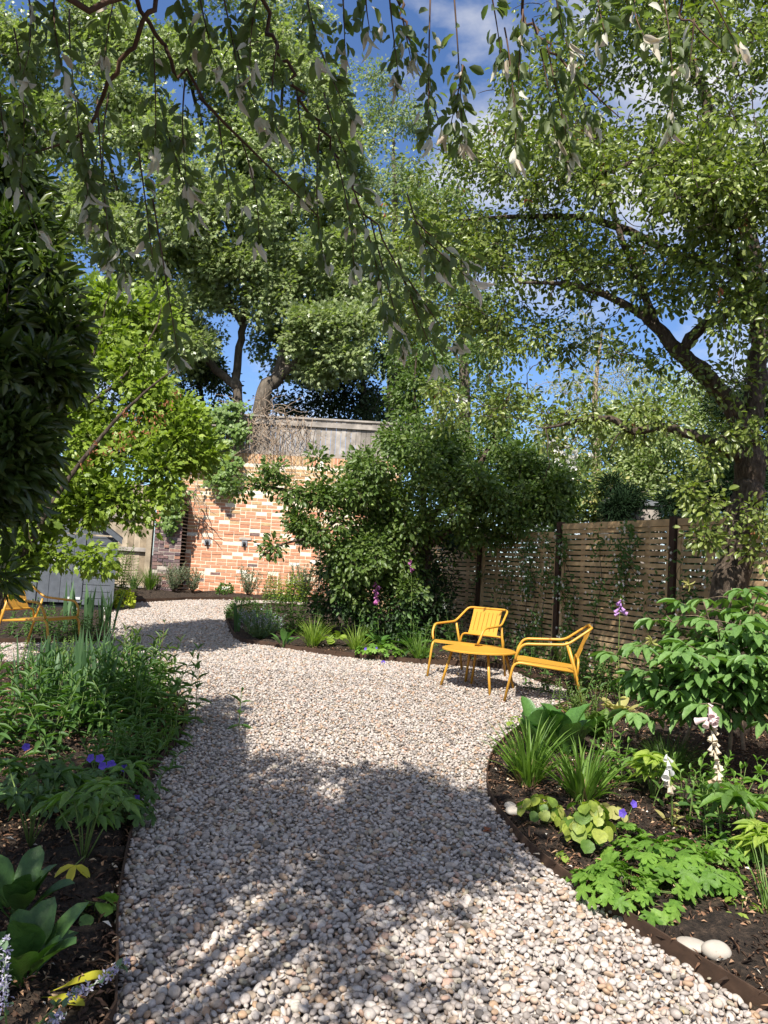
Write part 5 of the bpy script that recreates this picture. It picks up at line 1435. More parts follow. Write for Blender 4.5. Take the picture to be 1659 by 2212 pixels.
def foxglove(label, base, top, f0, nb, mats, blen=.045, leafmat='broad', nl=12, leafL=.2, dead=0, group='foxgloves in the beds', deadmat='cream_petal', tipgreen=True):
    p = Plant('foxglove', label, 'foxglove', base, group, nseed()); r = p.rng
    b, e = A(base), A(top)
    path = smooth_path([b, b * .5 + e * .5 + r.normal(0, .015, 3) * (1, 1, 0), e], 6)
    ms, mb, ml = M(), M(), M()
    tube(ms, path, np.linspace(.006, .002, len(path)), 6)
    h = np.linalg.norm(e - b)
    for k in range(nb + dead):
        u = 1 - (1 - f0) * (k + .5) / max(nb, 1) if k < nb else None
        if u is None: u = f0 - (k - nb + 1) * .022
        i = min(int(u * (len(path) - 1)), len(path) - 2); q = path[i] * (1 - (u * (len(path) - 1) - i)) + path[i + 1] * (u * (len(path) - 1) - i)
        a = r.normal(-1.57, 1.1)
        d = np.array((math.cos(a), math.sin(a), -.75 - .5 * (k >= nb)))
        s = blen * (.5 + .55 * min(1, (k + 1) / 4)) * r.uniform(.75, 1.2)
        bell(mb, q + r.normal(0, .004, 3), d + r.normal(0, .25, 3), s * (1 if k < nb else .8), s * (.55 if k < nb else .38), r, int(k >= nb))
    p.part('stem', ms, [MT['stem']])
    p.part('flower_spike', mb, [MT[mats], MT[deadmat]])
    if nl:
        blades(ml, b, np.arange(nl) * 2.4, leafL * r.uniform(.7, 1.1, nl), r.uniform(.4, 1.1, nl), leafL * .36 * np.ones(nl), r.uniform(.4, 1, nl), r, 9, 'broad', .2, 0, .02)
        k = 10; u = r.uniform(.12, f0, k); i = (u * (len(path) - 1)).astype(int); a = r.uniform(0, 6.28, k)
        leaves(ml, T_OVAL, path[i], np.stack([np.cos(a), np.sin(a), np.full(k, .25)], -1), (0, 0, 1.0) + rand_dirs(r, k) * .3, leafL * .5 * (1.1 - u), leafL * .19 * (1.1 - u))
        p.part('foliage', ml, [MT[leafmat]])
    if tipgreen:
        m = M(); k = 14; q = e + r.normal(0, .006, (k, 3)) - (e - b) / h * r.random((k, 1)) * .05
        leaves(m, T_OVAL, q, rand_dirs(r, k), rand_dirs(r, k), .014, .008); p.part('buds', m, [MT['hellebore_lime']])
    return p.done()
def needle_shrub(label, base, n, H, spread, mat, name='rosemary', L=.022, W=.0045, group=None, cat='shrub', gap=.012, flowers=None, stem='woody'):
    p = Plant(name, label, cat, base, group, nseed()); r = p.rng
    ms, ml = M(), M()
    mf = M()
    for k in range(n):
        a = r.uniform(0, 6.283); ln = r.random() ** .7 * spread; h = H * r.uniform(.55, 1.05)
        t = np.linspace(0, 1, 5)[:, None]
        path = p.base + np.array((math.cos(a) * ln, math.sin(a) * ln, 0)) * t ** .8 + np.array((0, 0, h)) * t + r.normal(0, .01, (5, 3)) * t
        tube(ms, path, np.linspace(.004, .0015, 5), 3)
        N = int(h / gap) * 2; u = r.uniform(.15, 1, N); i0 = np.minimum((u * 4).astype(int), 3); fr = (u * 4 - i0)[:, None]
        q = path[i0] * (1 - fr) + path[i0 + 1] * fr
        d = nrm(nrm(path[-1] - path[0]) * 1.0 + rand_dirs(r, N) * .9)
        leaves(ml, T_SIMPLE, q, d, rand_dirs(r, N), L * r.uniform(.7, 1.2, N), W)
        if flowers:
            N = 16; u = r.uniform(.72, 1.05, N)[:, None]
            q = path[0] + (path[-1] - path[0]) * u + r.normal(0, .006, (N, 3))
            leaves(mf, T_OVAL, q, rand_dirs(r, N), rand_dirs(r, N), .012, .007)
    p.part('stem', ms, [MT[stem]]); p.part('foliage', ml, [MT[mat]])
    if flowers: p.part('flowers', mf, [MT[flowers]])
    return p.done()
def ball(label, base, rad, n, mat, L, W, name='box_ball', cat='shrub', squash=.95, group=None, T=T_OVAL, flowers=None, shell=.3):
    p = Plant(name, label, cat, base, group, nseed()); r = p.rng
    d = rand_dirs(r, n); d[:, 2] = np.abs(d[:, 2]) * 1.0 - .35
    d = nrm(d); c = p.base + np.array((0, 0, rad * .45))
    q = c + d * (rad * (1 - shell * r.random(n)) * (1 + .10 * np.sin(d[:, 0] * 6 + d[:, 2] * 5)))[:, None] * (1, 1, squash)
    m = M()
    leaves(m, T, q, nrm(d + rand_dirs(r, n) * .8), nrm(d + (0, 0, .5) + rand_dirs(r, n) * .6), L * r.uniform(.7, 1.2, n), W * r.uniform(.7, 1.2, n))
    ms = M()
    for k in range(7):
        tube(ms, [p.base, p.base * .4 + c * .6 + rand_dirs(r, 1)[0] * rad * .2, c + rand_dirs(r, 1)[0] * rad * .7], [.008, .005, .002], 4)
    p.part('stem', ms, [MT['woody']]); p.part('foliage', m, [MT[mat]])
    return p.done()
def fern(label, base, n, L, group=None):
    p = Plant('fern', label, 'fern', base, group, nseed()); r = p.rng
    ms, ml = M(), M()
    for k in range(n):
        a = k * 6.283 / n + r.normal(0, .3); l = L * r.uniform(.7, 1.1); t = np.linspace(0, 1, 9)
        ang = r.uniform(.2, .6) + t * r.uniform(.7, 1.2)
        hx = np.concatenate([[0], np.cumsum(np.sin(ang[:-1]))]) * l / 8; hz = np.concatenate([[0], np.cumsum(np.cos(ang[:-1]))]) * l / 8
        path = p.base + np.stack([math.cos(a) * hx, math.sin(a) * hx, hz], -1)
        tube(ms, path, np.linspace(.002, .0008, 9), 3)
        N = 17; u = np.linspace(.12, .98, N); i0 = np.minimum((u * 8).astype(int), 7); fr = (u * 8 - i0)[:, None]
        q = path[i0] * (1 - fr) + path[i0 + 1] * fr; tg = nrm(path[i0 + 1] - path[i0])
        sd = nrm(np.cross(tg, (0, 0, 1.0))); nn = np.cross(sd, tg)
        for s in (-1, 1): leaves(ml, T_LANCE, q, sd * s + tg * .45, nn, l * .30 * np.sin(u * 2.7 + .35).clip(.12), l * .055)
    p.part('stem', ms, [MT['stem']]); p.part('foliage', ml, [MT['fern']])
    return p.done()

# --- right bed: the tree peony
pb_ = at(1565, 1655)
p = Plant('tree_peony', 'big tree peony with glossy divided leaves in front of the apple trunk', 'peony', pb_, None, 77); r = p.rng
ms, ml, md = M(), M(), M()
heads = [(1395, 1380, 5.0), (1440, 1420, 4.9), (1500, 1360, 5.0), (1460, 1490, 4.9), (1540, 1420, 4.75), (1600, 1340, 4.9), (1640, 1280, 5.0), (1560, 1480, 4.7), (1620, 1420, 4.7), (1400, 1470, 5.1), (1520, 1300, 5.1), (1670, 1360, 4.8), (1650, 1490, 4.7), (1490, 1550, 4.9), (1580, 1560, 4.75), (1700, 1260, 5.0), (1440, 1330, 5.1), (1690, 1440, 4.8), (1350, 1430, 5.15), (1390, 1540, 5.1), (1640, 1565, 4.8), (1580, 1270, 5.2), (1550, 1350, 4.8), (1480, 1440, 4.8), (1420, 1500, 4.95), (1610, 1500, 4.65), (1530, 1510, 4.8), (1680, 1530, 4.7), (1700, 1330, 4.9), (1450, 1570, 5.0), (1600, 1410, 4.85), (1660, 1420, 4.6), (1375, 1500, 5.1), (1510, 1440, 4.95), (1560, 1530, 4.65)]
roots = [at(1470, 1620), at(1565, 1660), at(1610, 1640), at(1520, 1590)]
forks = []
for q in roots:
    top = q + np.array((r.normal(0, .05), r.normal(0, .05), .42))
    tube(ms, smooth_path([q - (0, 0, .05), (q + top) / 2 + r.normal(0, .02, 3), top], 5) , np.linspace(.016, .011, 11), 7); forks.append(top)
for hx, hy, hd in heads:
    e = A(P(hx, hy, hd)); f = min(forks, key=lambda z: np.linalg.norm(z - e))
    path = smooth_path([f, (f + e) / 2 + (0, 0, .06), e], 5); tube(ms, path, np.linspace(.009, .004, len(path)), 6)
    for k in range(6):
        a = k * 2.4 + r.normal(0, .3); u = r.uniform(.5, 1.0); i = int(u * (len(path) - 1)); q = path[i]
        el = r.uniform(-.15, .55); ln = r.uniform(.10, .17)
        d = np.array((math.cos(a) * math.cos(el), math.sin(a) * math.cos(el), math.sin(el)))
        pe = q + d * ln; tube(ms, [q, (q + pe) / 2 + (0, 0, .01), pe], .0024, 4)
        side = nrm(np.cross(d, (0, 0, 1.0)))
        for g, gl in ((d, .05), (d * .45 + side * .9, .045), (d * .45 - side * .9, .045)):
            g = nrm(g - np.array((0, 0, .15))); ge = pe + g * gl; tube(ms, [pe, ge], .0016, 3, cap=False)
            gs = nrm(np.cross(g, (0, 0, 1.0)))
            dd = nrm(np.stack([g, g * .6 + gs * .75, g * .6 - gs * .75]) + r.normal(0, .1, (3, 3)) - (0, 0, .28))
            leaves(ml, T_OVAL, np.repeat(ge[None], 3, 0), dd, (0, 0, 1.0) + rand_dirs(r, 3) * .3, np.array((.155, .12, .12)) * r.uniform(.8, 1.15), np.array((.056, .044, .044)) * r.uniform(.85, 1.15))
for hx, hy, hd in ((1487, 1262, 5.0), (1408, 1385, 4.9)):
    q = A(P(hx, hy, hd)); leaves(md, T_OVAL, np.repeat(q[None], 9, 0), rand_dirs(r, 9) + (0, 0, .3), rand_dirs(r, 9), .05, .018)
p.part('stem', ms, [MT['woody']]); p.part('foliage', ml, [MT['peony']]); p.part('spent_flower', md, [MT['faded_leaf']]); p.done()

# --- right bed: clumps along the edging, from the chairs forward
grass('arching grass clump with a strawy base at the corner of the sunny bed', 1140, 1708, 130, .44, .017, 'grass', straw=80, lean=.85)
grass('arching grass clump standing behind the yellowish epimedium', 1258, 1745, 110, .44, .017, 'grass', straw=24, lean=.9)
rosette('upright plant of broad glossy leaves right behind the strawy grass clump', 1155, 1640, 17, .38, .15, 'broad', lean=(.1, .55), group='plants with broad glossy leaves')
rosette('broad glossy plant with rounder leaves, left of the ferns', 1222, 1645, 13, .40, .17, 'broad', lean=(.1, .7), group='plants with broad glossy leaves')
palm('lime green clump of round leaves on the bed edge near the chair leg', 1195, 1570, 34, .16, .14, .065, 'hellebore_lime', name='lime_plant', cat='plant', group=None, T=T_ROUND)
palm('lime green leaves tucked behind the broad glossy plants', 1130, 1585, 24, .13, .10, .06, 'hellebore_lime', name='lime_plant', cat='plant', group=None, T=T_ROUND)
stems('small bright evergreen bush by the rear leg of the right hand chair', 1250, 1580, 34, .36, .045, .015, 'bush', spread=.07, name='small_bush', gap=.02, lean=.45, cat='shrub')
fern('soft light green fern under the foxglove with yellowing leaves', at(1288, 1610), 12, .30)
fern('smaller fern in the shade behind the broad glossy plants', at(1262, 1600), 10, .22)
palm('low epimedium with yellow and pinkish leaves beside the pale stones', 1165, 1798, 60, .12, .17, .055, 'epimedium', name='epimedium', cat='plant', group='epimediums', T=T_ROUND, tilt=1.5)
palm('taller epimedium with heart shaped yellow green leaves in bare soil', 1265, 1855, 58, .12, .26, .066, 'epimedium', name='epimedium', cat='plant', group='epimediums', T=T_ROUND, tilt=1.6)
palm('bright green geranium patch with one violet flower in the sun', 1455, 1905, 92, .30, .15, .085, 'geranium', flowers=((1477, 1878, -.03),))
palm('bright green geranium patch without flowers, lowest in the sunny bed', 1360, 1955, 76, .25, .11, .08, 'geranium')
palm('small geranium with two violet flowers on a stalk beside the yellow epimedium', 1345, 1830, 20, .11, .10, .07, 'geranium', flowers=((1346, 1757, .05), (1368, 1737, .07)))
hellebore('pale lime hellebore in the sun next to the white foxglove', 1410, 1745, 10, .27, .115, .042, 'hellebore_lime', k=7)
hellebore('big hellebore with long pointed leaves at the edge of the picture', 1608, 1835, 5, .32, .20, .055, 'hellebore', k=8)
hellebore('pale hellebore below the long leaved one', 1640, 1890, 12, .17, .12, .042, 'hellebore_lime', k=7)
stems('leafy shoots with upright pairs of leaves between grass and lime hellebore', 1320, 1700, 9, .34, .10, .032, 'hellebore', spread=.06, gap=.055, lean=.2, droop=.0)
stems('sprawling leafy stems below the pale pink foxglove', 1490, 1770, 14, .26, .075, .032, 'hellebore', spread=.14, gap=.04, lean=.6, T=T_OVAL)
stems('leafy stems of rounded leaves left of the long leaved hellebore', 1530, 1830, 7, .26, .085, .045, 'mixed', spread=.07, gap=.05, lean=.4, T=T_OVAL)
palm('flat sprig of small green leaves by the long leaved hellebore', 1560, 1730, 26, .16, .10, .07, 'geranium', name='leafy_plant', group=None, cat='plant')
grass('mop of fine dark sedge under the tree peony', 1445, 1690, 420, .36, .0042, 'sedge', lean=.9, droop=1.6, name='sedge_clump', r0=.09)
grass('wispy grass leaning in at the right edge beside the tiny lime seedling', 1665, 1990, 26, .34, .007, 'grass', lean=.9)
palm('tiny lime seedling in dark soil above the big pale cobble', 1600, 1995, 16, .09, .06, .04, 'hellebore_lime', name='seedling', cat='plant', group='seedlings', T=T_LOBED)
palm('tiny seedling in bare soil below the yellow epimedium', 1210, 1868, 7, .04, .03, .03, 'hellebore_lime', name='seedling', cat='plant', group='seedlings', T=T_ROUND)
palm('tiny seedling between bare soil and the lowest geranium patch', 1305, 1880, 7, .03, .04, .028, 'geranium', name='seedling', cat='plant', group='seedlings', T=T_ROUND)
# foxgloves of the right bed
b = at(1340, 1560); foxglove('foxglove with one cluster of mauve bells before the slatted fence', b, P(1340, 1290, b[1]), .86, 7, 'mauve', .058, 'faded_leaf', 12, .22)
b = at(1552, 1770); foxglove('tall foxglove of pale pink bells fading to cream below the peony', b, P(1530, 1520, b[1] - .06), .86, 10, 'pale_pink', .062, 'faded_leaf', 5, .12, dead=24)
b = at(1452, 1800); foxglove('short white foxglove with three open bells over the bare soil', b, P(1440, 1625, b[1]), .72, 6, 'white_petal', .062, 'faded_leaf', 4, .1, dead=7)
stems('leafy sprigs filling the soil behind the long leaved hellebore', 1590, 1745, 16, .24, .08, .034, 'geranium', spread=.16, gap=.045, lean=.6, T=T_OVAL)
palm('small green lobed clump right of the violet flowered geranium patch', 1575, 1865, 26, .16, .10, .07, 'geranium', name='leafy_plant', group=None, cat='plant')
hellebore('low mid green hellebore between the sedge and the white foxglove', 1380, 1715, 7, .2, .10, .036, 'hellebore', k=6)
palm('few pinkish brown leaves under the violet flowers on a stalk', 1320, 1790, 12, .08, .12, .06, 'faded_leaf', name='leafy_plant', group=None, cat='plant', T=T_ROUND, tilt=1.4)
# stones
def stone(label, px, py, size, seed, sq=.7):
    rg = np.random.default_rng(seed); V, F = ICO2; m = M(); b = at(px, py, .045)
    k = V * (1 + .06 * np.sin(V[:, :1] * 2.3 + V[:, 1:2] * 1.7 + seed)) * np.array((1.15, .9, sq)) * size / 2
    m.add(k @ rotz(rg.uniform(0, 3)).T + b + (0, 0, size * sq * .3), F)
    return tag(m.build('cobble', MT['cobble'], base=b), label, 'stone', 'cobbles lying in the bed')
stone('largest pale cobble lying on dark soil in the corner by the edging', 1545, 2096, .088, 4, .82)
stone('flat pale cobble half hidden behind the edging beside a larger one', 1496, 2076, .10, 5, .4)
stone('smooth cream cobble on the soil by the low epimedium', 1107, 1777, .085, 6, .55)
stone('half buried cream cobble touching another by the low epimedium', 1102, 1764, .075, 7, .5)
# fallen red leaves / brick chips on the gravel
m = M(); q = at(1042, 1812, .035); leaves(m, T_ROUND, [q, q + (.02, .01, .004)], [(1, .2, .1), (.3, 1, .1)], [(0, .2, 1), (.1, 0, 1)], .05, .035)
tag(m.build('fallen_leaf', MT['apple_red'], base=q), 'small rust brown fallen leaf lying on the pebbles', 'leaf')

# --- left bed
swords('blue green irises, tall fan of swords at the back of the shaded bed', 205, 1560, 84, .66, .032, spread=.16)
swords('irises at the left edge in front of the lone chair', 75, 1530, 63, .52, .032, spread=.2)
swords('irises standing before the grey shed doors', 195, 1372, 56, .62, .04, spread=.15)
swords('small iris fan at the tip of the shaded bed beside the gravel', 285, 1540, 14, .50, .03, spread=.06)
for i, (px, py, n, H, lab, mat) in enumerate(((300, 1575, 20, .54, 'tall leafy perennials crowding the tip of the shaded bed', 'mixed'), (245, 1610, 22, .50, 'dense leafy stems in the middle of the shaded bed before the irises', 'mixed'), (140, 1600, 20, .50, 'leafy stems behind the bare shaded soil, left of the tall irises', 'mixed'),
                                     (270, 1525, 18, .52, 'leafy perennial with sunlit tops behind the shaded stems', 'bush'), (50, 1610, 20, .48, 'leafy stems at the left edge below the edge irises', 'mixed'), (345, 1560, 9, .36, 'narrow leaved stems leaning out over the gravel', 'mixed'))):
    stems(lab, px, py, n, H, .14, .03, mat, spread=.18, gap=.055, lean=.6, droop=.15)
stems('sunlit young shoots on the bed tip against the rusty edging', 368, 1585, 5, .16, .075, .018, 'lime', spread=.03, gap=.03, lean=.5)
stems('tall dark flower stem standing up against the gravel', 335, 1560, 1, .78, .085, .018, 'mixed', spread=.0, gap=.11, lean=.12, name='flower_stem', stem='purple_stem', low=.2)
stems('brown seed head stem beside the tall dark flower stem', 268, 1530, 2, .62, .05, .012, 'faded_leaf', spread=.02, gap=.14, lean=.12, name='flower_stem', stem='purple_stem', low=.5)
stems('bushy sprigs of small light leaves under the lone yellow chair', 130, 1440, 34, .26, .045, .014, 'hellebore', spread=.18, gap=.022, lean=.4)
stems('low green plant on the small bed beside the grey shed', 190, 1385, 26, .28, .06, .025, 'bush', spread=.16, gap=.03, lean=.6, T=T_OVAL)
stems('shaded leafy plant below the young tree by the shed', 60, 1375, 26, .40, .06, .025, 'mixed', spread=.25, gap=.03, lean=.6, T=T_OVAL)
stems('low shaded leaves covering soil in front of the leafy stems', 230, 1690, 24, .22, .085, .024, 'mixed', spread=.2, gap=.03, lean=.9)
stems('shaded low leaves by the rusty edging, beside feathery tufts', 285, 1660, 20, .24, .08, .024, 'mixed', spread=.12, gap=.03, lean=.8)
needle_shrub('feathery bright green tufts by the curve of the rusty edging', at(335, 1640), 40, .16, .13, 'grass', 'feathery_plant', .03, .004, cat='plant', stem='stem')
palm('shaded geranium mound with six violet flowers at its right', 215, 1780, 90, .28, .22, .075, 'shaded_geranium', flowers=((197, 1638, .08), (216, 1639, .06), (222, 1655, .03), (240, 1652, .05), (268, 1660, 0), (296, 1727, -.05)))
palm('shaded geranium mound with one violet flower at the left edge', 70, 1760, 90, .28, .24, .075, 'shaded_geranium', flowers=((56, 1614, .06),))
palm('shaded geranium with drooping violet flowers against the edging', 262, 1800, 26, .14, .16, .075, 'shaded_geranium', flowers=((258, 1733, 0), (272, 1727, .02), (250, 1738, -.02)))
hellebore('hellebore with long stalks lit at its heart near the yellow drooping leaf', 178, 1885, 9, .34, .13, .042, 'hellebore', lean=.6)
hellebore('dark fingered hellebore at the left edge in deep shade', 62, 1850, 9, .32, .13, .042, 'shaded_geranium', lean=.6)
hellebore('hellebore shoot with big oval leaves leaning over the edging', 255, 1790, 3, .27, .125, .05, 'hellebore', k=5, lean=.3)
palm('small seedling with three leaves in the dark soil by the edging', 205, 2010, 9, .07, .09, .075, 'hellebore', name='seedling', cat='plant', group='seedlings', T=T_ROUND)
def yl(p):
    m = M(); r = p.rng
    blades(m, p.base + (.08, -.05, 0), np.array((.2, -.4)), np.array((.22, .18)), np.array((1.2, 1.3)), np.array((.07, .055)), np.array((.4, .4)), r, 11, 'broad', .15, 0, .02); p.part('yellowed_leaf', m, [MT['yellow_leaf']])
rosette('large glossy bergenia with rounded dark leaves in the corner', 45, 2150, 16, .25, .10, 'bergenia', name='bergenia', lean=(.1, 1.0), extra=yl)
rosette('smaller glossy bergenia behind the large one', 35, 2010, 14, .23, .095, 'bergenia', name='bergenia', lean=(.1, .9))
m = M(); q = at(157, 1925, .10)
leaves(m, T_OVAL, [q, q, q], [(-.8, -.35, -.35), (0.05, -.75, -.5), (.8, -.3, -.3)], [(-.3, -.5, 1), (0, -.6, 1), (.3, -.5, 1)], .085, .034)
ms = M(); tube(ms, [q, q + (.02, .05, .02), at(175, 1890, .03)], .0025, 4)
p = Plant('yellow_leaf', 'drooping bright yellow three part leaf over the dark soil', 'leaf', q); p.part('leaflets', m, [MT['yellow_leaf']]); p.part('stalk', ms, [MT['stem']]); p.done()
# catmint flower spike leaning in at the corner
p = Plant('catmint', 'grey green catmint with lavender flower spikes leaning over the edging', 'catmint', at(20, 2290), None, 91); r = p.rng
ms, ml, mf = M(), M(), M()
for pts in ([(20, 2290, 2.2), (120, 2175, 2.2), (205, 2125, 2.22), (275, 2075, 2.25)], [(20, 2290, 2.2), (10, 2150, 2.2), (12, 2030, 2.22)], [(20, 2290, 2.2), (80, 2240, 2.15), (130, 2195, 2.12)]):
    path = smooth_path([A(P(*a)) for a in pts], 6); tube(ms, path, np.linspace(.0035, .0015, len(path)), 5)
    for u in np.linspace(.45, 1, 9):
        i = int(u * (len(path) - 1)); N = 22; q = path[i] + rand_dirs(r, N) * (.017 * r.random((N, 1)))
        leaves(mf, T_OVAL, q, rand_dirs(r, N), rand_dirs(r, N), r.uniform(.008, .015, N), .006)
    N = 14; i = r.integers(2, len(path), N); leaves(ml, T_OVAL, path[i], rand_dirs(r, N) + (0, 0, .1), (0, 0, 1.0) + rand_dirs(r, N) * .4, .028, .018)
p.part('stem', ms, [MT['stem']]); p.part('foliage', ml, [MT['catmint']]); p.part('flower_spike', mf, [MT['lavender']]); p.done()

# --- island bed
ball('clipped round box bush at the tip of the island bed', at(522, 1345), .26, 1500, 'box', .028, .017)
needle_shrub('catmint cloud with hazy lavender flowers in the tip of the island bed', at(560, 1388), 60, .36, .32, 'catmint', 'catmint', .03, .014, cat='catmint', gap=.02, flowers='lavender', stem='stem')
grass('lime green grass tuft near the middle of the island bed edge', 675, 1403, 130, .42, .013, 'grass_lime', lean=.8)
grass('lime green grass tuft to the right of a larger one in the island bed', 768, 1415, 100, .38, .012, 'grass_lime', lean=.8)
grass('dark grass tuft beside the front leg of the chair behind the table', 905, 1432, 110, .36, .011, 'grass', lean=.85)
grass('fine upright grass behind the right hand chair', 1222, 1465, 130, .42, .006, 'grass', lean=.4, droop=.9)
rosette('small plant of broad upright leaves between catmint and lime grass', 612, 1403, 9, .26, .08, 'broad', lean=(.1, .8))
palm('light green geranium with violet flowers spilling on the island edging', 820, 1424, 50, .30, .17, .09, 'geranium', flowers=((812, 1400, -.1), (790, 1402, -.1), (828, 1431, -.3)))
palm('shaded geranium further along the island edging', 900, 1428, 26, .22, .15, .085, 'shaded_geranium')
palm('pale round leaved plant between the two lime grass tufts', 722, 1400, 22, .16, .20, .09, 'hellebore_lime', name='lime_plant', cat='plant', group=None, T=T_ROUND)
b = at(820, 1400); foxglove('foxglove with deep pink bells in the shade of the apple bush', b, P(813, 1255, b[1]), .68, 16, 'pink', .055, 'broad', 12, .26)
b = at(885, 1405); foxglove('taller foxglove with a short pink tip near the yellow chairs', b, P(888, 1207, b[1]), .86, 10, 'pink', .045, 'broad', 14, .28)
b = at(975, 1400); foxglove('foxglove spire of green buds behind the yellow chair', b, P(958, 1290, b[1]), .75, 10, 'white_petal', .022, 'mixed', 8, .22)
for px, py, n, H, lab, mat in ((590, 1372, 18, .62, 'leafy stems above the catmint cloud', 'mixed'), (640, 1372, 16, .75, 'thin tall stems with bronze tops in the island bed', 'mixed'), (700, 1375, 16, .60, 'dark wispy stems behind the large lime grass tuft', 'mixed'),
                               (790, 1390, 18, .45, 'shaded leafy plant left of the deep pink foxglove', 'mixed'), (850, 1395, 18, .40, 'shaded leafy plant between the pink foxgloves', 'mixed'), (940, 1410, 16, .40, 'shaded leaves behind the left front leg of the chair', 'mixed')):
    stems(lab, px, py, n, H, .085, .022, mat, spread=.2, gap=.04, lean=.35)
swords('thin iris fan in the sun at the island tip', 545, 1370, 21, .45, .03, spread=.14)
b = at(555, 1345); foxglove('pale lilac flower spike rising by the round box bush', b, P(578, 1296, b[1]), .5, 12, 'lavender', .03, 'mixed', 6, .15)
stems('shaded plants along the fence foot behind the chairs', 1120, 1440, 22, .34, .08, .03, 'mixed', spread=.28, gap=.04, lean=.6, T=T_OVAL)
stems('glossy plants at the fence foot right of the side on chair', 1290, 1500, 26, .42, .085, .034, 'mixed', spread=.28, gap=.04, lean=.5, T=T_OVAL)
stems('shaded leaves at the fence foot beneath the mauve foxglove', 1390, 1520, 22, .36, .085, .034, 'mixed', spread=.26, gap=.04, lean=.6, T=T_OVAL)

# --- bed along the brick wall
for px, py, n, H, S, lab in ((374, 1296, 46, .60, .28, 'grey green rosemary at the foot of the dark pier'), (416, 1294, 34, .52, .24, 'thin grey rosemary to the right of the pier against orange bricks'), (535, 1298, 34, .60, .30, 'grey rosemary against the wall behind the box bush'), (655, 1300, 60, .70, .36, 'large grey rosemary by the far corner of the brick wall')):
    g = A(P(px, py, 15.9 if px > 400 else 15.6)); g[2] = gz(0, 15.9) + .02; needle_shrub(lab, g, n, H, S, 'rosemary', L=.05, W=.012, group='rosemaries along the wall', gap=.03)
def wp(px, d=15.8):
    g = A(P(px, 1290, d)); g[2] = gz(0, d) + .03; return g
grass('fine green grass tuft in front of the timber fence', 322, 1296, 160, .55, .012, 'grass', lean=.7, base=wp(322))
grass('shaded grass tuft in front of the timber fence next to the shed', 288, 1296, 90, .45, .014, 'mixed', lean=.6, base=wp(288))
ball('small dark round evergreen below a white brick', wp(485), .17, 300, 'box', .05, .03)
stems('bronze leaved small rose against the wall', 585, 1296, 14, .50, .06, .03, 'bush', spread=.12, gap=.04, lean=.5, T=T_OVAL, base=wp(590))
stems('bright leafy plant before the wall behind the island bed', 615, 1305, 26, .55, .08, .034, 'lime', spread=.2, gap=.04, lean=.4, T=T_OVAL, base=wp(622, 15.2))
ball('lime yellow heuchera by the corner of the shed', at(262, 1316), .20, 360, 'heuchera', .06, .045, name='heuchera', cat='plant', T=T_ROUND)
stems('climber growing between the shed and the timber fence', 262, 1300, 20, .95, .07, .035, 'bush', spread=.12, gap=.05, lean=.2, T=T_OVAL, base=wp(262, 14.6))
for px, dd, hh, lab in ((608, 15.3, .80, 'thin dry flower stalk nearest the wall lamps'), (650, 15.3, .95, 'tall dry stalk with a dark seed head before the wall')):
    stems(lab, px, 1300, 3, hh, .03, .012, 'faded_leaf', spread=.05, gap=.3, lean=.1, name='flower_stem', stem='purple_stem', low=.6, base=wp(px, dd))
# bamboo trellis at the wall's corner
q = wp(692, 16.2); m = M()
for k in range(7):
    tube(m, [q + (k * .045 - .14, 0, 0), q + (k * .045 - .14 + rng.normal(0, .02), .05, 1.35 + rng.normal(0, .08))], .008, 5)
for zz in (.3, .75, 1.15): tube(m, [q + (-.16, -.01, zz), q + (.16, -.01, zz)], .006, 5)
tag(m.build('cane_trellis', MT['old_timber'], base=q), 'narrow trellis of brown canes at the corner of the brick wall', 'trellis')

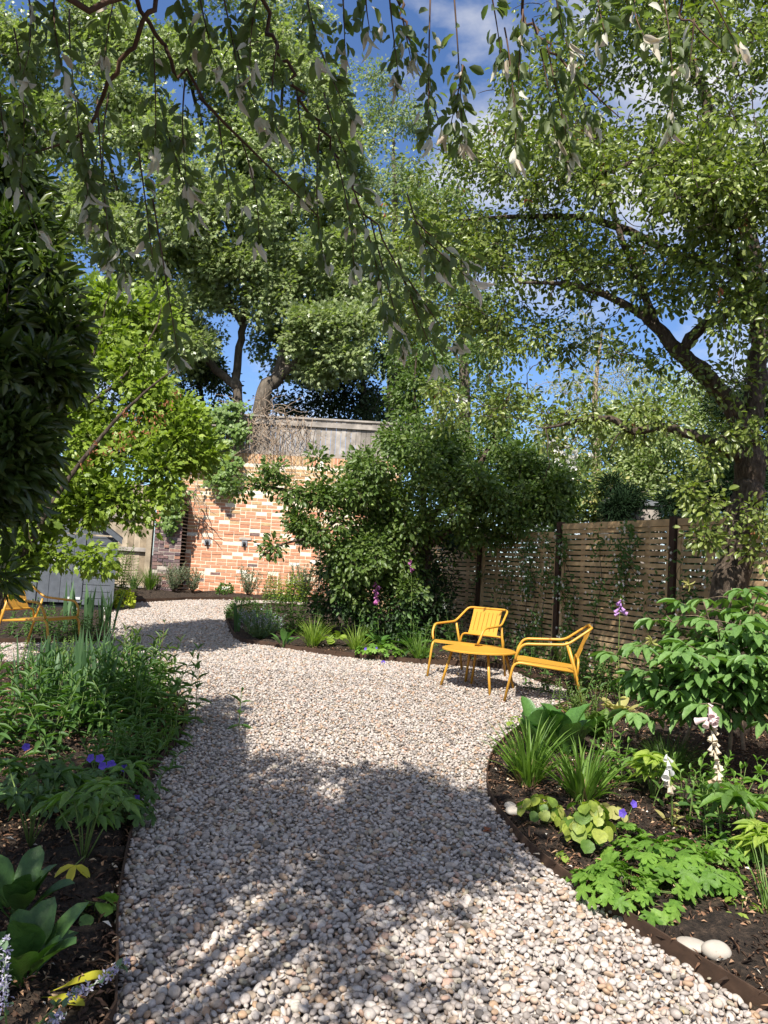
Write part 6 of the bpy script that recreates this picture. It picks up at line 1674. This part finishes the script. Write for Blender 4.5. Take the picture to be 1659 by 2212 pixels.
# --- jasmine on the slatted fence
def jasmine(label, k0, spots, seed):
    rg = np.random.default_rng(seed)
    a = fpt(k0); base = np.array((a[0] + fn[0] * .1, a[1] + fn[1] * .1, gz(0, a[1]) + .03))
    t = thing('climbing_jasmine', label, 'climber', base, 'jasmines climbing the slatted fence')
    ms, ml, mf = M(), M(), M()
    for kk, z0, z1, dens in spots:
        a = fpt(kk); x = np.array((a[0] + fn[0] * .035, a[1] + fn[1] * .035, gz(0, a[1])))
        zs = np.linspace(z0, z1, 12); off = np.cumsum(rg.normal(0, .045, 12)); 
        path = x + np.stack([fu[0] * off + fn[0] * rg.uniform(0, .04, 12), fu[1] * off + fn[1] * rg.uniform(0, .04, 12), zs], -1)
        tube(ms, path, np.linspace(.005, .0025, 12), 4)
        N = int(150 * dens * (z1 - z0)); i = rg.integers(0, 12, N)
        clump = np.sin(i * 1.3 + seed) > -.3
        i = i[clump]; N = len(i)
        q = path[i] + np.stack([fu[0] * rg.normal(0, .09, N), fu[1] * rg.normal(0, .09, N), rg.normal(0, .07, N)], -1) + np.append(fn, 0) * (rg.random(N) * .09)[:, None]
        leaves(ml, T_OVAL, q, rand_dirs(rg, N) + (0, 0, -.3), np.append(fn, .5) + rand_dirs(rg, N) * .6, rg.uniform(.045, .07, N), .024)
        M_ = int(N * .16); j = rg.integers(0, N, M_)
        for c in q[j]:
            c = c + np.append(fn, 0) * .03; f5 = M(); a5 = np.arange(5) * 1.2566; f = np.append(fn, .2); u = np.append(fu, 0); w = np.array((0, 0, 1.0))
            leaves(mf, T_OVAL, np.repeat(c[None], 5, 0), u * np.cos(a5)[:, None] + w * np.sin(a5)[:, None], np.repeat(f[None], 5, 0), .018, .009)
    ms.build('stem', MT['twig'], t, base); ml.build('foliage', MT['mixed'], t, base); mf.build('flowers', MT['white_petal'], t, base)
jasmine('white flowered jasmine covering the panel behind the two chairs', -.3, [(-.75, .1, 1.2, .6), (-.55, .1, 1.1, 1), (-.4, .1, 1.45, 1.2), (-.25, .1, 1.5, 1.6), (-.12, .2, 1.6, 1.5), (-.3, .9, 1.7, .7)], 81)
jasmine('white flowered jasmine spread wide over the panel right of the chairs', .3, [(.06, .3, 1.5, 1.2), (.2, .5, 1.4, .9), (.3, .1, 1.55, 1.2), (.42, .1, 1.6, 1.0), (.52, .9, 1.55, 1.8), (.6, 1.0, 1.6, 1.6), (.72, 1.1, 1.7, 1.6)], 82)
jasmine('small jasmine sprays crossing the post beside the apple trunk', 1.05, [(.9, .5, 1.0, .9), (.97, .7, 1.15, 1.3), (1.12, .9, 1.3, 1.6), (1.18, 1.0, 1.5, .8)], 83)
jasmine('sparse jasmine shoots on the shady panel behind the apple bush', -1.3, [(-1.6, .1, 1.2, .6), (-1.35, .1, 1.3, .6), (-1.15, .1, 1.1, .8)], 84)
